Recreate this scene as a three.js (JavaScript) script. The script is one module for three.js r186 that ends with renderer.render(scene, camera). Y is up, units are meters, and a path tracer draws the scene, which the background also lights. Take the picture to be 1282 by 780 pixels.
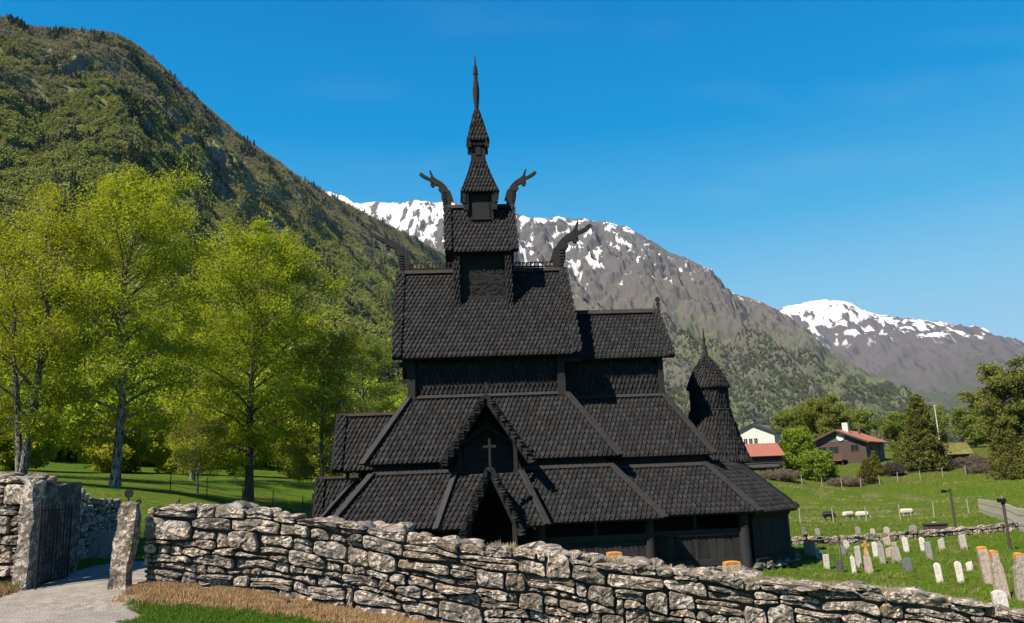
import * as THREE from 'three';
import { mergeGeometries, toCreasedNormals, mergeVertices } from 'three/addons/utils/BufferGeometryUtils.js';
import { MarchingCubes } from 'three/addons/objects/MarchingCubes.js';
import { createNoise2D, createNoise3D } from 'simplex-noise';

// ------------------------------------------------------------ camera, sky, sun, exposure
const scene = new THREE.Scene();
const rad = d => d * Math.PI / 180;
const EYE = 3.1;
const camera = new THREE.PerspectiveCamera(42, 1282 / 780, 0.1, 40000);
camera.position.set(0, EYE, 0);
camera.rotation.order = 'YXZ';
camera.rotation.set(rad(11.7), 0, rad(-2.3));

const renderer = new THREE.WebGLRenderer({ antialias: true });
renderer.setSize(1024, 623);
renderer.toneMapping = THREE.LinearToneMapping;
const EXPOSURE = 2.3;
renderer.toneMappingExposure = EXPOSURE;
renderer.shadowMap.enabled = true;

function mulberry(a) { return () => { a |= 0; a = a + 0x6D2B79F5 | 0; let t = Math.imul(a ^ a >>> 15, 1 | a); t = t + Math.imul(t ^ t >>> 7, 61 | t) ^ t; return ((t ^ t >>> 14) >>> 0) / 4294967296; }; }
const n2 = createNoise2D(mulberry(11)), n3 = createNoise3D(mulberry(12));
const fbm = (x, y, o = 5) => { let s = 0, a = .5, f = 1; for (let i = 0; i < o; i++) { s += a * n2(x * f + i * 17.3, y * f - i * 9.1); a *= .5; f *= 2.03; } return s; };
const ridged = (x, y, o = 5) => { let s = 0, a = .5, f = 1; for (let i = 0; i < o; i++) { s += a * (1 - Math.abs(n2(x * f + i * 7.7, y * f + i * 3.9)) * 2); a *= .5; f *= 2.07; } return s; };
const clamp = (x, a = 0, b = 1) => Math.min(b, Math.max(a, x));
const sstep = (a, b, x) => { const t = clamp((x - a) / (b - a)); return t * t * (3 - 2 * t); };
const mix = (a, b, t) => a + (b - a) * t;
const mix3 = (a, b, t) => [mix(a[0], b[0], t), mix(a[1], b[1], t), mix(a[2], b[2], t)];

{ // clear spring sky: gradient with elevation and thin high streaks
  const W = 1024, H = 512, d = new Float32Array(W * H * 4);
  const stops = [[-90, [.16, .17, .15]], [-4, [.30, .36, .38]], [0, [.52, .70, .82]], [6, [.40, .67, .85]], [12, [.24, .58, .83]], [17, [.085, .45, .79]], [24, [.003, .31, .70]], [33, [0, .225, .60]], [50, [.003, .12, .40]], [90, [.003, .085, .31]]];
  for (let j = 0; j < H; j++) for (let i = 0; i < W; i++) {
    const el = (j + .5) / H * 180 - 90, az = (i + .5) / W * 2 * Math.PI;
    let k = 0; while (k < stops.length - 2 && el > stops[k + 1][0]) k++;
    let c = mix3(stops[k][1], stops[k + 1][1], clamp((el - stops[k][0]) / (stops[k + 1][0] - stops[k][0])));
    if (el > 2) {
      const r = 1 / Math.tan(rad(el + 4)), x = Math.cos(az) * r, y = Math.sin(az) * r;
      const w = sstep(.12, .75, fbm(x * .9 + 3, y * 2.2, 5)) * sstep(2, 12, el) * sstep(60, 26, el) * .05;
      c = mix3(c, [.55, .72, .86], w);
    }
    const o = (j * W + i) * 4; for (let q = 0; q < 3; q++) d[o + q] = c[q] / EXPOSURE; d[o + 3] = 1;
  }
  const t = new THREE.DataTexture(d, W, H, THREE.RGBAFormat, THREE.FloatType);
  t.mapping = THREE.EquirectangularReflectionMapping; t.magFilter = THREE.LinearFilter; t.minFilter = THREE.LinearFilter; t.wrapS = THREE.RepeatWrapping; t.needsUpdate = true;
  scene.background = t; scene.environment = t;
}
const sun = new THREE.DirectionalLight(0xfff1dd, 4.6);
sun.position.set(-53, 79, 17); sun.target.position.set(0, 0, -30);
sun.castShadow = true; sun.shadow.mapSize.set(4096, 4096);
Object.assign(sun.shadow.camera, { left: -80, right: 80, top: 80, bottom: -80, near: 1, far: 400 });
scene.add(sun, sun.target);

// ------------------------------------------------------------ helpers
const V = (x, y, z) => new THREE.Vector3(x, y, z);
const taken = {};
function numbered(n) { if (!(n in taken)) { taken[n] = 0; return n; } taken[n]++; return n + '_' + String(taken[n]).padStart(3, '0'); }
function tag(o, label, category, group, kind) { if (label) o.userData.label = label; if (category) o.userData.category = category; if (group) o.userData.group = group; if (kind) o.userData.kind = kind; return o; }
function shadows(o) { o.castShadow = true; o.receiveShadow = true; return o; }
function thing(name, label, category, p = [0, 0, 0], turn = 0, group) { const g = new THREE.Group(); g.name = numbered(name); g.position.set(...p); g.rotation.y = turn; tag(g, label, category, group); scene.add(g); return g; }
function part(name, geo, mat, parent, kind) { const m = shadows(new THREE.Mesh(geo, mat)); m.name = name; if (kind) m.userData.kind = kind; parent.add(m); return m; }
function top(name, geo, mat, label, category, group, kind) { const m = shadows(new THREE.Mesh(geo, mat)); m.name = numbered(name); tag(m, label, category, group, kind); scene.add(m); return m; }
function copyOf(o, label, p, turn = 0, scale = 1) { const c = o.clone(); c.name = numbered(o.name.replace(/_\d{3}$/, '')); c.userData = { ...o.userData }; if (label) c.userData.label = label; c.position.set(...p); c.rotation.set(0, turn, 0); Array.isArray(scale) ? c.scale.set(...scale) : c.scale.setScalar(scale); scene.add(c); return c; }

// flat-faced mesh builder; uv in metres, v along the grain
class MB {
  constructor() { this.p = []; this.u = []; this.c = []; }
  tri(a, b, c, col = [1, 1, 1], ua, ub, uc) {
    this.p.push(a.x, a.y, a.z, b.x, b.y, b.z, c.x, c.y, c.z);
    if (!ua) { const n = V().subVectors(b, a).cross(V().subVectors(c, a)); const ax = Math.abs(n.x), ay = Math.abs(n.y), az = Math.abs(n.z); const q = v => ax > ay && ax > az ? [v.z, v.y] : ay > az ? [v.x, v.z] : [v.x, v.y]; ua = q(a); ub = q(b); uc = q(c); }
    this.u.push(...ua, ...ub, ...uc); for (let i = 0; i < 3; i++) this.c.push(...col); return this;
  }
  quad(a, b, c, d, col, ua, ub, uc, ud) { this.tri(a, b, c, col, ua, ub, uc); this.tri(a, c, d, col, ua, uc, ud); return this; }
  // box from centre and half axes
  obox(o, X, Y, Z, col) {
    const P = (i, j, k) => o.clone().addScaledVector(X, i).addScaledVector(Y, j).addScaledVector(Z, k);
    const off = (o.x * 3.7 + o.z * 1.9 + o.y) % 7;
    const F = (a, b, c, d, w, h) => this.quad(a, b, c, d, col, [off, off], [off + w * 2, off], [off + w * 2, off + h * 2], [off, off + h * 2]);
    const lx = X.length(), ly = Y.length(), lz = Z.length();
    F(P(-1, -1, 1), P(1, -1, 1), P(1, 1, 1), P(-1, 1, 1), lx, ly); F(P(1, -1, -1), P(-1, -1, -1), P(-1, 1, -1), P(1, 1, -1), lx, ly);
    F(P(1, -1, 1), P(1, -1, -1), P(1, 1, -1), P(1, 1, 1), lz, ly); F(P(-1, -1, -1), P(-1, -1, 1), P(-1, 1, 1), P(-1, 1, -1), lz, ly);
    F(P(-1, 1, 1), P(1, 1, 1), P(1, 1, -1), P(-1, 1, -1), lx, lz); F(P(-1, -1, -1), P(1, -1, -1), P(1, -1, 1), P(-1, -1, 1), lx, lz); return this;
  }
  box(cx, cy, cz, sx, sy, sz, col) { return this.obox(V(cx, cy, cz), V(sx / 2, 0, 0), V(0, sy / 2, 0), V(0, 0, sz / 2), col); }
  // plank from a to b, width across `up x dir`, height along up
  beam(a, b, w, h, up = V(0, 1, 0), col) {
    const d = V().subVectors(b, a), L = d.length(); d.normalize(); const s = V().crossVectors(d, up).normalize(), t = V().crossVectors(s, d).normalize();
    return this.obox(V().addVectors(a, b).multiplyScalar(.5), s.multiplyScalar(w / 2), d.multiplyScalar(L / 2), t.multiplyScalar(h / 2), col);
  }
  prism(pts, n, th, col) { // convex planar polygon pts (ccw seen from n), thickness behind it
    const q = pts.map(p => p.clone().addScaledVector(n, -th)), m = pts.length;
    for (let i = 1; i < m - 1; i++) { this.tri(pts[0], pts[i], pts[i + 1], col); this.tri(q[0], q[i + 1], q[i], col); }
    for (let i = 0; i < m; i++) { const j = (i + 1) % m; this.quad(pts[i], q[i], q[j], pts[j], col); } return this;
  }
  geo() { const g = new THREE.BufferGeometry(); g.setAttribute('position', new THREE.Float32BufferAttribute(this.p, 3)); g.setAttribute('uv', new THREE.Float32BufferAttribute(this.u, 2)); g.setAttribute('color', new THREE.Float32BufferAttribute(this.c, 3)); g.computeVertexNormals(); return g; }
}
function tube(path, radii, seg = 7, col = [1, 1, 1]) { // tapered round limb along points
  const P = [], N = [], U = [], C = [], I = []; let prev = null, acc = 0;
  for (let i = 0; i < path.length; i++) {
    const d = V().subVectors(path[Math.min(i + 1, path.length - 1)], path[Math.max(i - 1, 0)]).normalize();
    let a = prev ? prev.clone().addScaledVector(d, -prev.dot(d)) : (Math.abs(d.y) > .9 ? V(1, 0, 0) : V(0, 1, 0)).addScaledVector(d, -(Math.abs(d.y) > .9 ? d.x : d.y));
    a.normalize(); prev = a; const b = V().crossVectors(d, a); if (i) acc += path[i].distanceTo(path[i - 1]);
    for (let k = 0; k <= seg; k++) { const t = k / seg * Math.PI * 2, n = a.clone().multiplyScalar(Math.cos(t)).addScaledVector(b, Math.sin(t)); P.push(path[i].x + n.x * radii[i], path[i].y + n.y * radii[i], path[i].z + n.z * radii[i]); N.push(n.x, n.y, n.z); U.push(k / seg * radii[0] * 6.3, acc); C.push(...col); }
  }
  for (let i = 0; i < path.length - 1; i++) for (let k = 0; k < seg; k++) { const a = i * (seg + 1) + k, b = a + seg + 1; I.push(a, a + 1, b, b, a + 1, b + 1); }
  const g = new THREE.BufferGeometry(); g.setAttribute('position', new THREE.Float32BufferAttribute(P, 3)); g.setAttribute('normal', new THREE.Float32BufferAttribute(N, 3)); g.setAttribute('uv', new THREE.Float32BufferAttribute(U, 2)); g.setAttribute('color', new THREE.Float32BufferAttribute(C, 3)); g.setIndex(I); return g;
}
function tinted(g, col) { const n = g.attributes.position.count, a = new Float32Array(n * 3); for (let i = 0; i < n; i++) a.set(col, i * 3); g.setAttribute('color', new THREE.BufferAttribute(a, 3)); return g; }

// ------------------------------------------------------------ textures
function tex(w, h, fn, srgb = true, rep = [1, 1]) { // fn(u,v) -> [r,g,b] 0..1 linear
  const d = new Uint8Array(w * h * 4);
  const enc = x => { x = clamp(x); return 255 * (srgb ? (x <= .0031308 ? 12.92 * x : 1.055 * Math.pow(x, 1 / 2.4) - .055) : x); };
  for (let j = 0; j < h; j++) for (let i = 0; i < w; i++) { const c = fn(i / w, j / h), o = (j * w + i) * 4; d[o] = enc(c[0]); d[o + 1] = enc(c[1]); d[o + 2] = enc(c[2]); d[o + 3] = 255; }
  const t = new THREE.DataTexture(d, w, h, THREE.RGBAFormat); t.wrapS = t.wrapT = THREE.RepeatWrapping; t.magFilter = THREE.LinearFilter; t.minFilter = THREE.LinearMipmapLinearFilter; t.generateMipmaps = true; if (srgb) t.colorSpace = THREE.SRGBColorSpace; t.repeat.set(...rep); t.needsUpdate = true; return t;
}
const TAU = Math.PI * 2;
const tile = (u, v, s, o = 4) => { // tileable fbm on two circles mixed
  let t = 0, a = .5, f = s; for (let i = 0; i < o; i++) { const x = u * f, y = v * f; const fx = u, fy = v; const A = n3(x, y, i * 5.1), B = n3(x - f, y, i * 5.1), Cc = n3(x, y - f, i * 5.1), D = n3(x - f, y - f, i * 5.1); t += a * mix(mix(A, B, fx), mix(Cc, D, fx), fy) * 1.25; a *= .5; f *= 2; } return t;
};
const grey = x => [x, x, x];
const woodFn = (u, v) => { const s = n3(Math.cos(u * TAU) * 9, Math.sin(u * TAU) * 9, v * 1.2) * .5 + n3(Math.cos(u * TAU) * 22, Math.sin(u * TAU) * 22, v * 2.5 + 9) * .35; const b = tile(u, v, 3, 3); return clamp(.70 + s * .24 + b * .22, .12, 1); };
const woodMap = tex(256, 256, (u, v) => { const k = woodFn(u, v), w = tile(u + .3, v, 4, 3); return [k * (1 + .08 * w), k * .985, k * (.97 - .07 * w)]; }, true, [.8, .8]);
const woodBump = tex(256, 256, (u, v) => grey(woodFn(u, v)), false, [.8, .8]);
const stoneLichen = (u, v) => { const a = tile(u, v, 16, 5), b = tile(u + .37, v + .11, 34, 3), c = tile(u + .7, v + .5, 5, 3); return { pale: sstep(-.02, .20, a + .4 * b + .45 * c), dark: sstep(.2, .4, tile(u + .2, v + .83, 22, 4)), ochre: sstep(.36, .55, tile(u + .55, v + .2, 9, 4)), grain: b }; };
const stoneMap = tex(1024, 1024, (u, v) => {
  const L = stoneLichen(u, v); let c = mix3([.25, .225, .195], [.15, .138, .12], clamp(.5 + tile(u, v, 30, 4) * 1.1));
  c = mix3(c, [.62, .565, .515], L.pale * (.7 + .3 * clamp(.5 + L.grain))); c = mix3(c, [.06, .056, .052], L.dark * .5); c = mix3(c, [.34, .27, .12], L.ochre * .45);
  const s = 1 + tile(u + .1, v + .4, 70, 2) * .25; return [c[0] * s, c[1] * s, c[2] * s];
}, true, [.55, .55]);
const stoneBump = tex(1024, 1024, (u, v) => { const L = stoneLichen(u, v); return grey(clamp(.45 + tile(u, v, 18, 5) * .6 + L.pale * .1 - L.dark * .2)); }, false, [.55, .55]);
const grassMap = tex(512, 512, (u, v) => { const a = tile(u, v, 40, 3), b = tile(u + .3, v + .7, 9, 4); const k = clamp(.70 + a * .5 + b * .3, .15, 1); return [k * (.92 + .16 * b), k, k * .8]; }, true, [.35, .35]);
const grassBump = tex(512, 512, (u, v) => grey(clamp(.5 + tile(u, v, 48, 3) * .8)), false, [.35, .35]);
const gravelMap = tex(512, 512, (u, v) => { const a = tile(u, v, 70, 3), b = tile(u + .2, v + .6, 8, 4), p = sstep(.25, .5, tile(u + .5, v, 55, 2)); const k = clamp(.62 + a * .35 + b * .18 + p * .2, .2, 1); return [k, k * .97, k * .93]; }, true, [.5, .5]);
const gravelBump = tex(512, 512, (u, v) => grey(clamp(.5 + tile(u, v, 70, 3) * .9)), false, [.5, .5]);
const birchMap = tex(256, 512, (u, v) => { const s = sstep(.2, .45, n3(Math.cos(u * TAU) * .8, Math.sin(u * TAU) * .8, v * 46)), p = sstep(-.05, .25, tile(u, v, 5, 4)), b = tile(u + .2, v, 8, 3); return mix3(mix3([.46, .43, .38], [.30, .27, .23], clamp(.5 + b)), [.045, .038, .032], Math.max(s * .8, p)); }, true, [1, .4]);
const barkMap = tex(256, 256, (u, v) => { const k = clamp(.65 + n3(Math.cos(u * TAU) * 6, Math.sin(u * TAU) * 6, v * 5) * .35 + tile(u, v, 6, 3) * .3, .1, 1); return [k, k * .95, k * .88]; }, true, [2, 1]);
const barkBump = tex(256, 256, (u, v) => grey(clamp(.55 + n3(Math.cos(u * TAU) * 7, Math.sin(u * TAU) * 7, v * 4) * .4)), false, [2, 1]);
const graveMap = tex(512, 512, (u, v) => { const k = clamp(.86 + tile(u, v, 9, 5) * .3 + tile(u, v, 60, 2) * .14, .3, 1), l = sstep(.12, .3, tile(u + .4, v + .2, 12, 5)), d = sstep(.2, .42, tile(u + .8, v, 7, 4)); let c = [k, k * .985, k * .96]; c = mix3(c, [.52, .50, .45], l * .6); return mix3(c, [.30, .28, .24], d * .55); }, true, [1.1, 1.1]);
const plainMap = tex(256, 256, (u, v) => { const k = clamp(.86 + tile(u, v, 6, 4) * .2 + tile(u, v, 60, 2) * .12, .3, 1); return grey(k); }, true, [.5, .5]);

const REFLECT = .65; // measured picture values to real-world base colours
const real = m => { m.color.multiplyScalar(REFLECT); return m; };
const std = (o) => real(new THREE.MeshStandardMaterial({ roughness: .9, ...o }));
const M = {
  tar: real(new THREE.MeshPhysicalMaterial({ vertexColors: true, map: woodMap, bumpMap: woodBump, bumpScale: .006, roughness: .85, specularIntensity: .35 })),
  core: std({ color: new THREE.Color().setRGB(.15, .125, .10), roughness: 1 }),
  iron: std({ color: new THREE.Color().setRGB(.02, .02, .021), roughness: .6, metalness: .6 }),
  grass: real(new THREE.MeshPhysicalMaterial({ vertexColors: true, map: grassMap, bumpMap: grassBump, bumpScale: .03, roughness: 1, specularIntensity: .15 })),
  gravel: std({ vertexColors: true, map: gravelMap, bumpMap: gravelBump, bumpScale: .012, roughness: 1 }),
  rock: std({ vertexColors: true, roughness: 1 }),
  birch: std({ map: birchMap, bumpMap: barkBump, bumpScale: .006 }),
  bark: std({ vertexColors: true, map: barkMap, bumpMap: barkBump, bumpScale: .012 }),
  paint: std({ vertexColors: true, map: plainMap, roughness: .7 }),
  glass: std({ color: new THREE.Color().setRGB(.02, .025, .03), roughness: .08 }),
  wool: std({ vertexColors: true, roughness: 1 }),
};
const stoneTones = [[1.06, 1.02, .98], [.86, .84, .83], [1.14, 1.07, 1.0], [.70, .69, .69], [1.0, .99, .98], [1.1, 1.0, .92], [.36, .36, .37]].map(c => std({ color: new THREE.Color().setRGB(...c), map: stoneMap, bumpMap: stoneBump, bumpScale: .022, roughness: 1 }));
const leafMat = (c, tr = .4) => real(new THREE.MeshPhysicalMaterial({ color: new THREE.Color().setRGB(...c), roughness: .95, transmission: tr, thickness: 0, side: THREE.DoubleSide, specularIntensity: .3 }));

// ------------------------------------------------------------ ground
const GP = [ // x, z, height
  [0, 4, 1.5], [-6, -6, 1.5], [-6.8, -11.6, 1.51], [-5.87, -11.7, 1.46], [-3.86, -11.6, 1.32], [-5.4, -13.5, 1.6], [-3.82, -13.35, 1.39], [-2.05, -13.2, 1.0], [0, -13.1, .68], [3, -12.9, .15], [7, -12.6, -.45], [4, -6, .5], [9, -6, -.2], [-12, -6, 1.7], [-11, -13.8, 1.8], [-8.5, -13.8, 1.69], [14, -13, -1],
  [-7.8, -16, 1.86], [-8.44, -17, 1.9], [-10.7, -21, 2.3], [-13.1, -27, 2.6], [-18.2, -30, 3.6], [-10, -31, 2.1], [-21.2, -55, 3.95], [-29, -75, 5.2], [-34.3, -60, 5.1], [-15.6, -60, 3.5], [-25, -20, 3.2], [-40, -30, 5], [-60, -60, 9],
  [-5, -18, 1.0], [0, -17, .45], [5, -17, .15], [-6, -24, .25], [0, -24, 0], [6, -24, -.05], [-6, -32, .1], [0, -32, 0], [9, -32, -.15], [10.5, -27, -.2], [0, -42, .2], [-8, -44, 1.4], [8, -44, -.4],
  [10.7, -19, .1], [11.8, -22.5, -.02], [11.8, -36, -.36], [13.8, -42, -.63], [20.3, -40, -.36], [20.5, -62, -.87], [30.1, -60, -.76], [27.4, -68, -1.15], [39.6, -92, -.16], [35.3, -105, 1.73], [45.8, -80, -.18], [18, -22, .3], [28, -35, .4], [45, -55, .6], [60, -75, .9],
  [49.6, -125, 4.13], [31, -105, 3.2], [31, -112, 3.8], [63.7, -120, 3.1], [51.5, -108, 2.3], [52, -92, .81], [48.1, -170, 6.6], [74.3, -170, 6.6], [20, -120, 3.6], [5, -90, 2.2], [0, -140, 5], [90, -130, 4.5], [-30, -120, 10], [60, -230, 8], [-20, -200, 13], [130, -220, 8], [120, -60, 2]];
const TPS = (() => { const n = GP.length, N = n + 3, A = [], phi = r2 => r2 > 0 ? r2 * Math.log(r2) : 0;
  for (let i = 0; i < N; i++) A.push(new Float64Array(N + 1));
  for (let i = 0; i < n; i++) { for (let j = 0; j < n; j++) A[i][j] = phi((GP[i][0] - GP[j][0]) ** 2 + (GP[i][1] - GP[j][1]) ** 2) + (i === j ? 1.5 : 0); A[i][n] = A[n][i] = 1; A[i][n + 1] = A[n + 1][i] = GP[i][0]; A[i][n + 2] = A[n + 2][i] = GP[i][1]; A[i][N] = GP[i][2]; }
  for (let c = 0; c < N; c++) { let p = c; for (let r = c + 1; r < N; r++) if (Math.abs(A[r][c]) > Math.abs(A[p][c])) p = r; [A[c], A[p]] = [A[p], A[c]]; for (let r = 0; r < N; r++) if (r !== c) { const f = A[r][c] / A[c][c]; if (f) for (let k = c; k <= N; k++) A[r][k] -= f * A[c][k]; } }
  const w = A.map((r, i) => r[N] / r[i]);
  return (x, z) => { let s = w[n] + w[n + 1] * x + w[n + 2] * z; for (let i = 0; i < n; i++) s += w[i] * phi((x - GP[i][0]) ** 2 + (z - GP[i][1]) ** 2); return s; };
})();
function groundY(x, z) {
  const dx = Math.max(Math.abs(x - 20) - 75, 0), dz = Math.max(Math.abs(z + 95) - 120, 0), d = Math.hypot(dx, dz), k = sstep(0, 120, d);
  const near = k < 1 ? clamp(TPS(x, z), -6, 30) : 0;
  const rough = fbm(x * .25, z * .25, 3) * .06 + fbm(x * .03, z * .03, 3) * .35 * sstep(40, 90, Math.hypot(x, z + 20));
  return mix(near + rough, 6, k);
}
{ // one sheet to the horizon, fine near the viewer
  const N = 300, P = [], U = [], C = [], I = [], map = t => Math.sign(t) * 11 * Math.sinh(7.4 * Math.abs(t));
  const straw = [.20, .145, .065], lush = [.105, .205, .012], olive = [.165, .215, .028], dry = [.17, .15, .075];
  for (let j = 0; j <= N; j++) for (let i = 0; i <= N; i++) {
    const x = map(i / N * 2 - 1), z = -24 + map(j / N * 2 - 1); const y = groundY(x, z);
    P.push(x, y, z); U.push(x, z);
    let c = mix3(lush, olive, clamp(.5 + fbm(x * .06, z * .06, 4) * 1.1)); c = mix3(c, [.070, .160, .010], clamp(fbm(x * .4 + 9, z * .4, 3) * 1.2)); c = mix3(c, [.19, .20, .055], clamp(fbm(x * .16 + 31, z * .3, 4) * 1.5) * .7);
    const far = Math.hypot(x - 20, z + 60); if (z < -70 && x > 0) { const q = sstep(.28, .42, fbm(x * .11 + 4, z * .2, 4)); c = mix3(c, [.30, .25, .14], q * .85); c = mix3(c, [.16, .175, .04], sstep(-92, -104, z) * .7); }
    const wz = -13.4 + (x + 6) * .07; const dw = z - wz; if (x > -6.2 && dw > -.3 && dw < .95) c = mix3(c, straw, sstep(.1, -.12, Math.abs(dw - .3) - .33 + fbm(x * 1.7, z * 1.7, 3) * .35));
    if (x < -6.6 && z > -14 && z < -12.6 && x > -12) c = mix3(c, straw, clamp(.7 + fbm(x * 2, z * 2, 3)));
    C.push(...c);
  }
  for (let j = 0; j < N; j++) for (let i = 0; i < N; i++) { const a = j * (N + 1) + i, b = a + N + 1; I.push(a, b, a + 1, a + 1, b, b + 1); }
  const g = new THREE.BufferGeometry(); g.setAttribute('position', new THREE.Float32BufferAttribute(P, 3)); g.setAttribute('uv', new THREE.Float32BufferAttribute(U, 2)); g.setAttribute('color', new THREE.Float32BufferAttribute(C, 3)); g.setIndex(I); g.computeVertexNormals();
  top('ground', g, M.grass, 'green spring grass of the churchyard, pasture and valley floor', 'ground', null, 'structure');
}
{ // gravel path through the gate
  const P = [], U = [], C = [], I = [], nu = 40, nv = 90, line = [[-5.6, 6], [-5.9, 0], [-6.6, -7], [-6.95, -11], [-7.05, -13.6], [-7.2, -15.2], [-7.1, -17.5], [-6.3, -20], [-4.5, -23]], wid = [3.2, 3.2, 3.0, 2.05, .9, .8, .5, .45, .4];
  const at = t => { const k = Math.min(t * 8, 7.999), i = Math.floor(k), f = k - i; return [mix(line[i][0], line[i + 1][0], f), mix(line[i][1], line[i + 1][1], f), mix(wid[i], wid[i + 1], f)]; };
  for (let j = 0; j <= nv; j++) for (let i = 0; i <= nu; i++) {
    const t = j / nv, [cx, cz, w] = at(t); let s = i / nu * 2 - 1; const ww = w * (1 + .13 * fbm(t * 25 + (s > 0 ? 5 : 50), s > 0 ? 1 : 7, 4)); const x = cx + s * ww, z = cz;
    P.push(x, groundY(x, z) + .03 * Math.sqrt(Math.max(0, 1 - s * s)) - .012 * (Math.abs(s) > .98 ? 1 : 0) + .006, z); U.push(x, z); const k = .9 + .2 * fbm(x * 1.3, z * 1.3, 3); C.push(.56 * k, .52 * k, .47 * k);
  }
  for (let j = 0; j < nv; j++) for (let i = 0; i < nu; i++) { const a = j * (nu + 1) + i, b = a + nu + 1; I.push(a, a + 1, b, a + 1, b + 1, b); }
  const g = new THREE.BufferGeometry(); g.setAttribute('position', new THREE.Float32BufferAttribute(P, 3)); g.setAttribute('uv', new THREE.Float32BufferAttribute(U, 2)); g.setAttribute('color', new THREE.Float32BufferAttribute(C, 3)); g.setIndex(I); g.computeVertexNormals();
  top('path', g, M.gravel, 'pale gravel path leading through the gap in the stone wall', 'path', null, 'structure');
}

// ------------------------------------------------------------ mountains
const cr = (a, b, c, d, t) => .5 * (2 * b + (c - a) * t + (2 * a - 5 * b + 4 * c - d) * t * t + (3 * b - a - 3 * c + d) * t * t * t);
function spline(pts) { const n = pts.length - 1; return u => { const k = clamp(u) * n, i = Math.min(Math.floor(k), n - 1), f = k - i, g = j => pts[Math.min(Math.max(j, 0), n)]; return [0, 1, 2].map(q => cr(g(i - 1)[q], g(i)[q], g(i + 1)[q], g(i + 2)[q], f)); }; }
function mountain(name, label, { ridge, base, nu, nv, prof, rough, back = .5, color }) {
  const R = spline(ridge), B = spline(base);
  const pos = (u, v) => {
    const r = R(u), b = B(u); let x, z, y; const vv = Math.min(v, 1);
    x = mix(b[0], r[0], v); z = mix(b[2], r[2], v);
    y = v <= 1 ? b[1] + (r[1] - b[1]) * prof(vv, x, z, u) : r[1] - (v - 1) * 1.1 * (r[1] - b[1]);
    y += rough(x, z, vv, u) * sstep(0, .08, vv) * (1 - .8 * sstep(.82, 1, vv)); if (v === 0) y -= 8;
    return V(x, y, z);
  };
  const P = [], C = [], I = [], nb = Math.round(nv * .12);
  for (let j = 0; j <= nv + nb; j++) for (let i = 0; i <= nu; i++) { const v = j <= nv ? j / nv : 1 + (j - nv) / nb * back; const p = pos(i / nu, v); P.push(p.x, p.y, p.z); }
  for (let j = 0; j < nv + nb; j++) for (let i = 0; i < nu; i++) { const a = j * (nu + 1) + i, b = a + nu + 1; I.push(a, a + 1, b, b, a + 1, b + 1); }
  const g = new THREE.BufferGeometry(); g.setAttribute('position', new THREE.Float32BufferAttribute(P, 3)); g.setIndex(I); g.computeVertexNormals();
  const N = g.attributes.normal; for (let k = 0; k < N.count; k++) C.push(...color(P[k * 3], P[k * 3 + 1], P[k * 3 + 2], N.getY(k), Math.min(1, Math.floor(k / (nu + 1)) / nv), (k % (nu + 1)) / nu));
  g.setAttribute('color', new THREE.Float32BufferAttribute(C, 3));
  const m = top(name, g, M.rock, label, 'mountain', null, 'structure'); m.userData.pos = undefined; delete m.userData.pos;
  return { mesh: m, pos };
}
const LEFT = mountain('wooded_hillside', 'steep wooded hillside with dark crags rising behind the birches', {
  ridge: [[-565, 409, -480], [-513, 426, -600], [-478.6, 455.4, -700], [-477, 479.5, -760], [-458.3, 501.7, -800], [-440, 521.6, -850], [-425.2, 521.5, -900], [-404.8, 506.8, -960], [-367.9, 487.2, -1050], [-335.3, 474.6, -1130], [-305, 479, -1250], [-268.8, 490.3, -1400], [-224.9, 515.1, -1600], [-170.7, 529.5, -1800], [-84.5, 506.6, -2100], [111.9, 289.3, -2500]],
  base: [[-85, 6, 40], [-62, 6, -30], [-46, 5, -60], [-34, 4.5, -72], [-20, 4.5, -84], [-4, 5, -105], [24, 6, -180], [55, 8, -330], [90, 8, -600], [140, 8, -1000], [230, 8, -1700], [400, 8, -2400]],
  nu: 480, nv: 320, back: .5,
  prof: (v, x, z) => { const w = v * 5 + fbm(x * .0045, z * .003, 5) * 4.2, s = w - Math.floor(w); return clamp(Math.pow(v, 1.5) + .022 * (.3 + fbm(x * .004 + 30, z * .003, 3) * 1.3) * (sstep(.0, .2, s) - s) * sstep(.05, .2, v) * sstep(1.0, .86, v)); },
  rough: (x, z, v) => (ridged(x * .0045 + 3, z * .0022, 5) * 38 - 8 + fbm(x * .022, z * .014, 5) * 13) * (.15 + .85 * v) * (1 - .3 * v),
  color: (x, y, z, ny, v) => { let c = mix3([.17, .205, .045], [.19, .165, .095], sstep(.6, 1.0, v + fbm(x * .01, z * .006, 3) * .35)); const k = fbm(x * .05, z * .03, 4); c = mix3(c, [.135, .15, .042], clamp(.4 + k)); return mix3(c, [.14, .14, .145], sstep(.5, .3, ny + fbm(x * .08, y * .08, 3) * .1)); },
});
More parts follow.
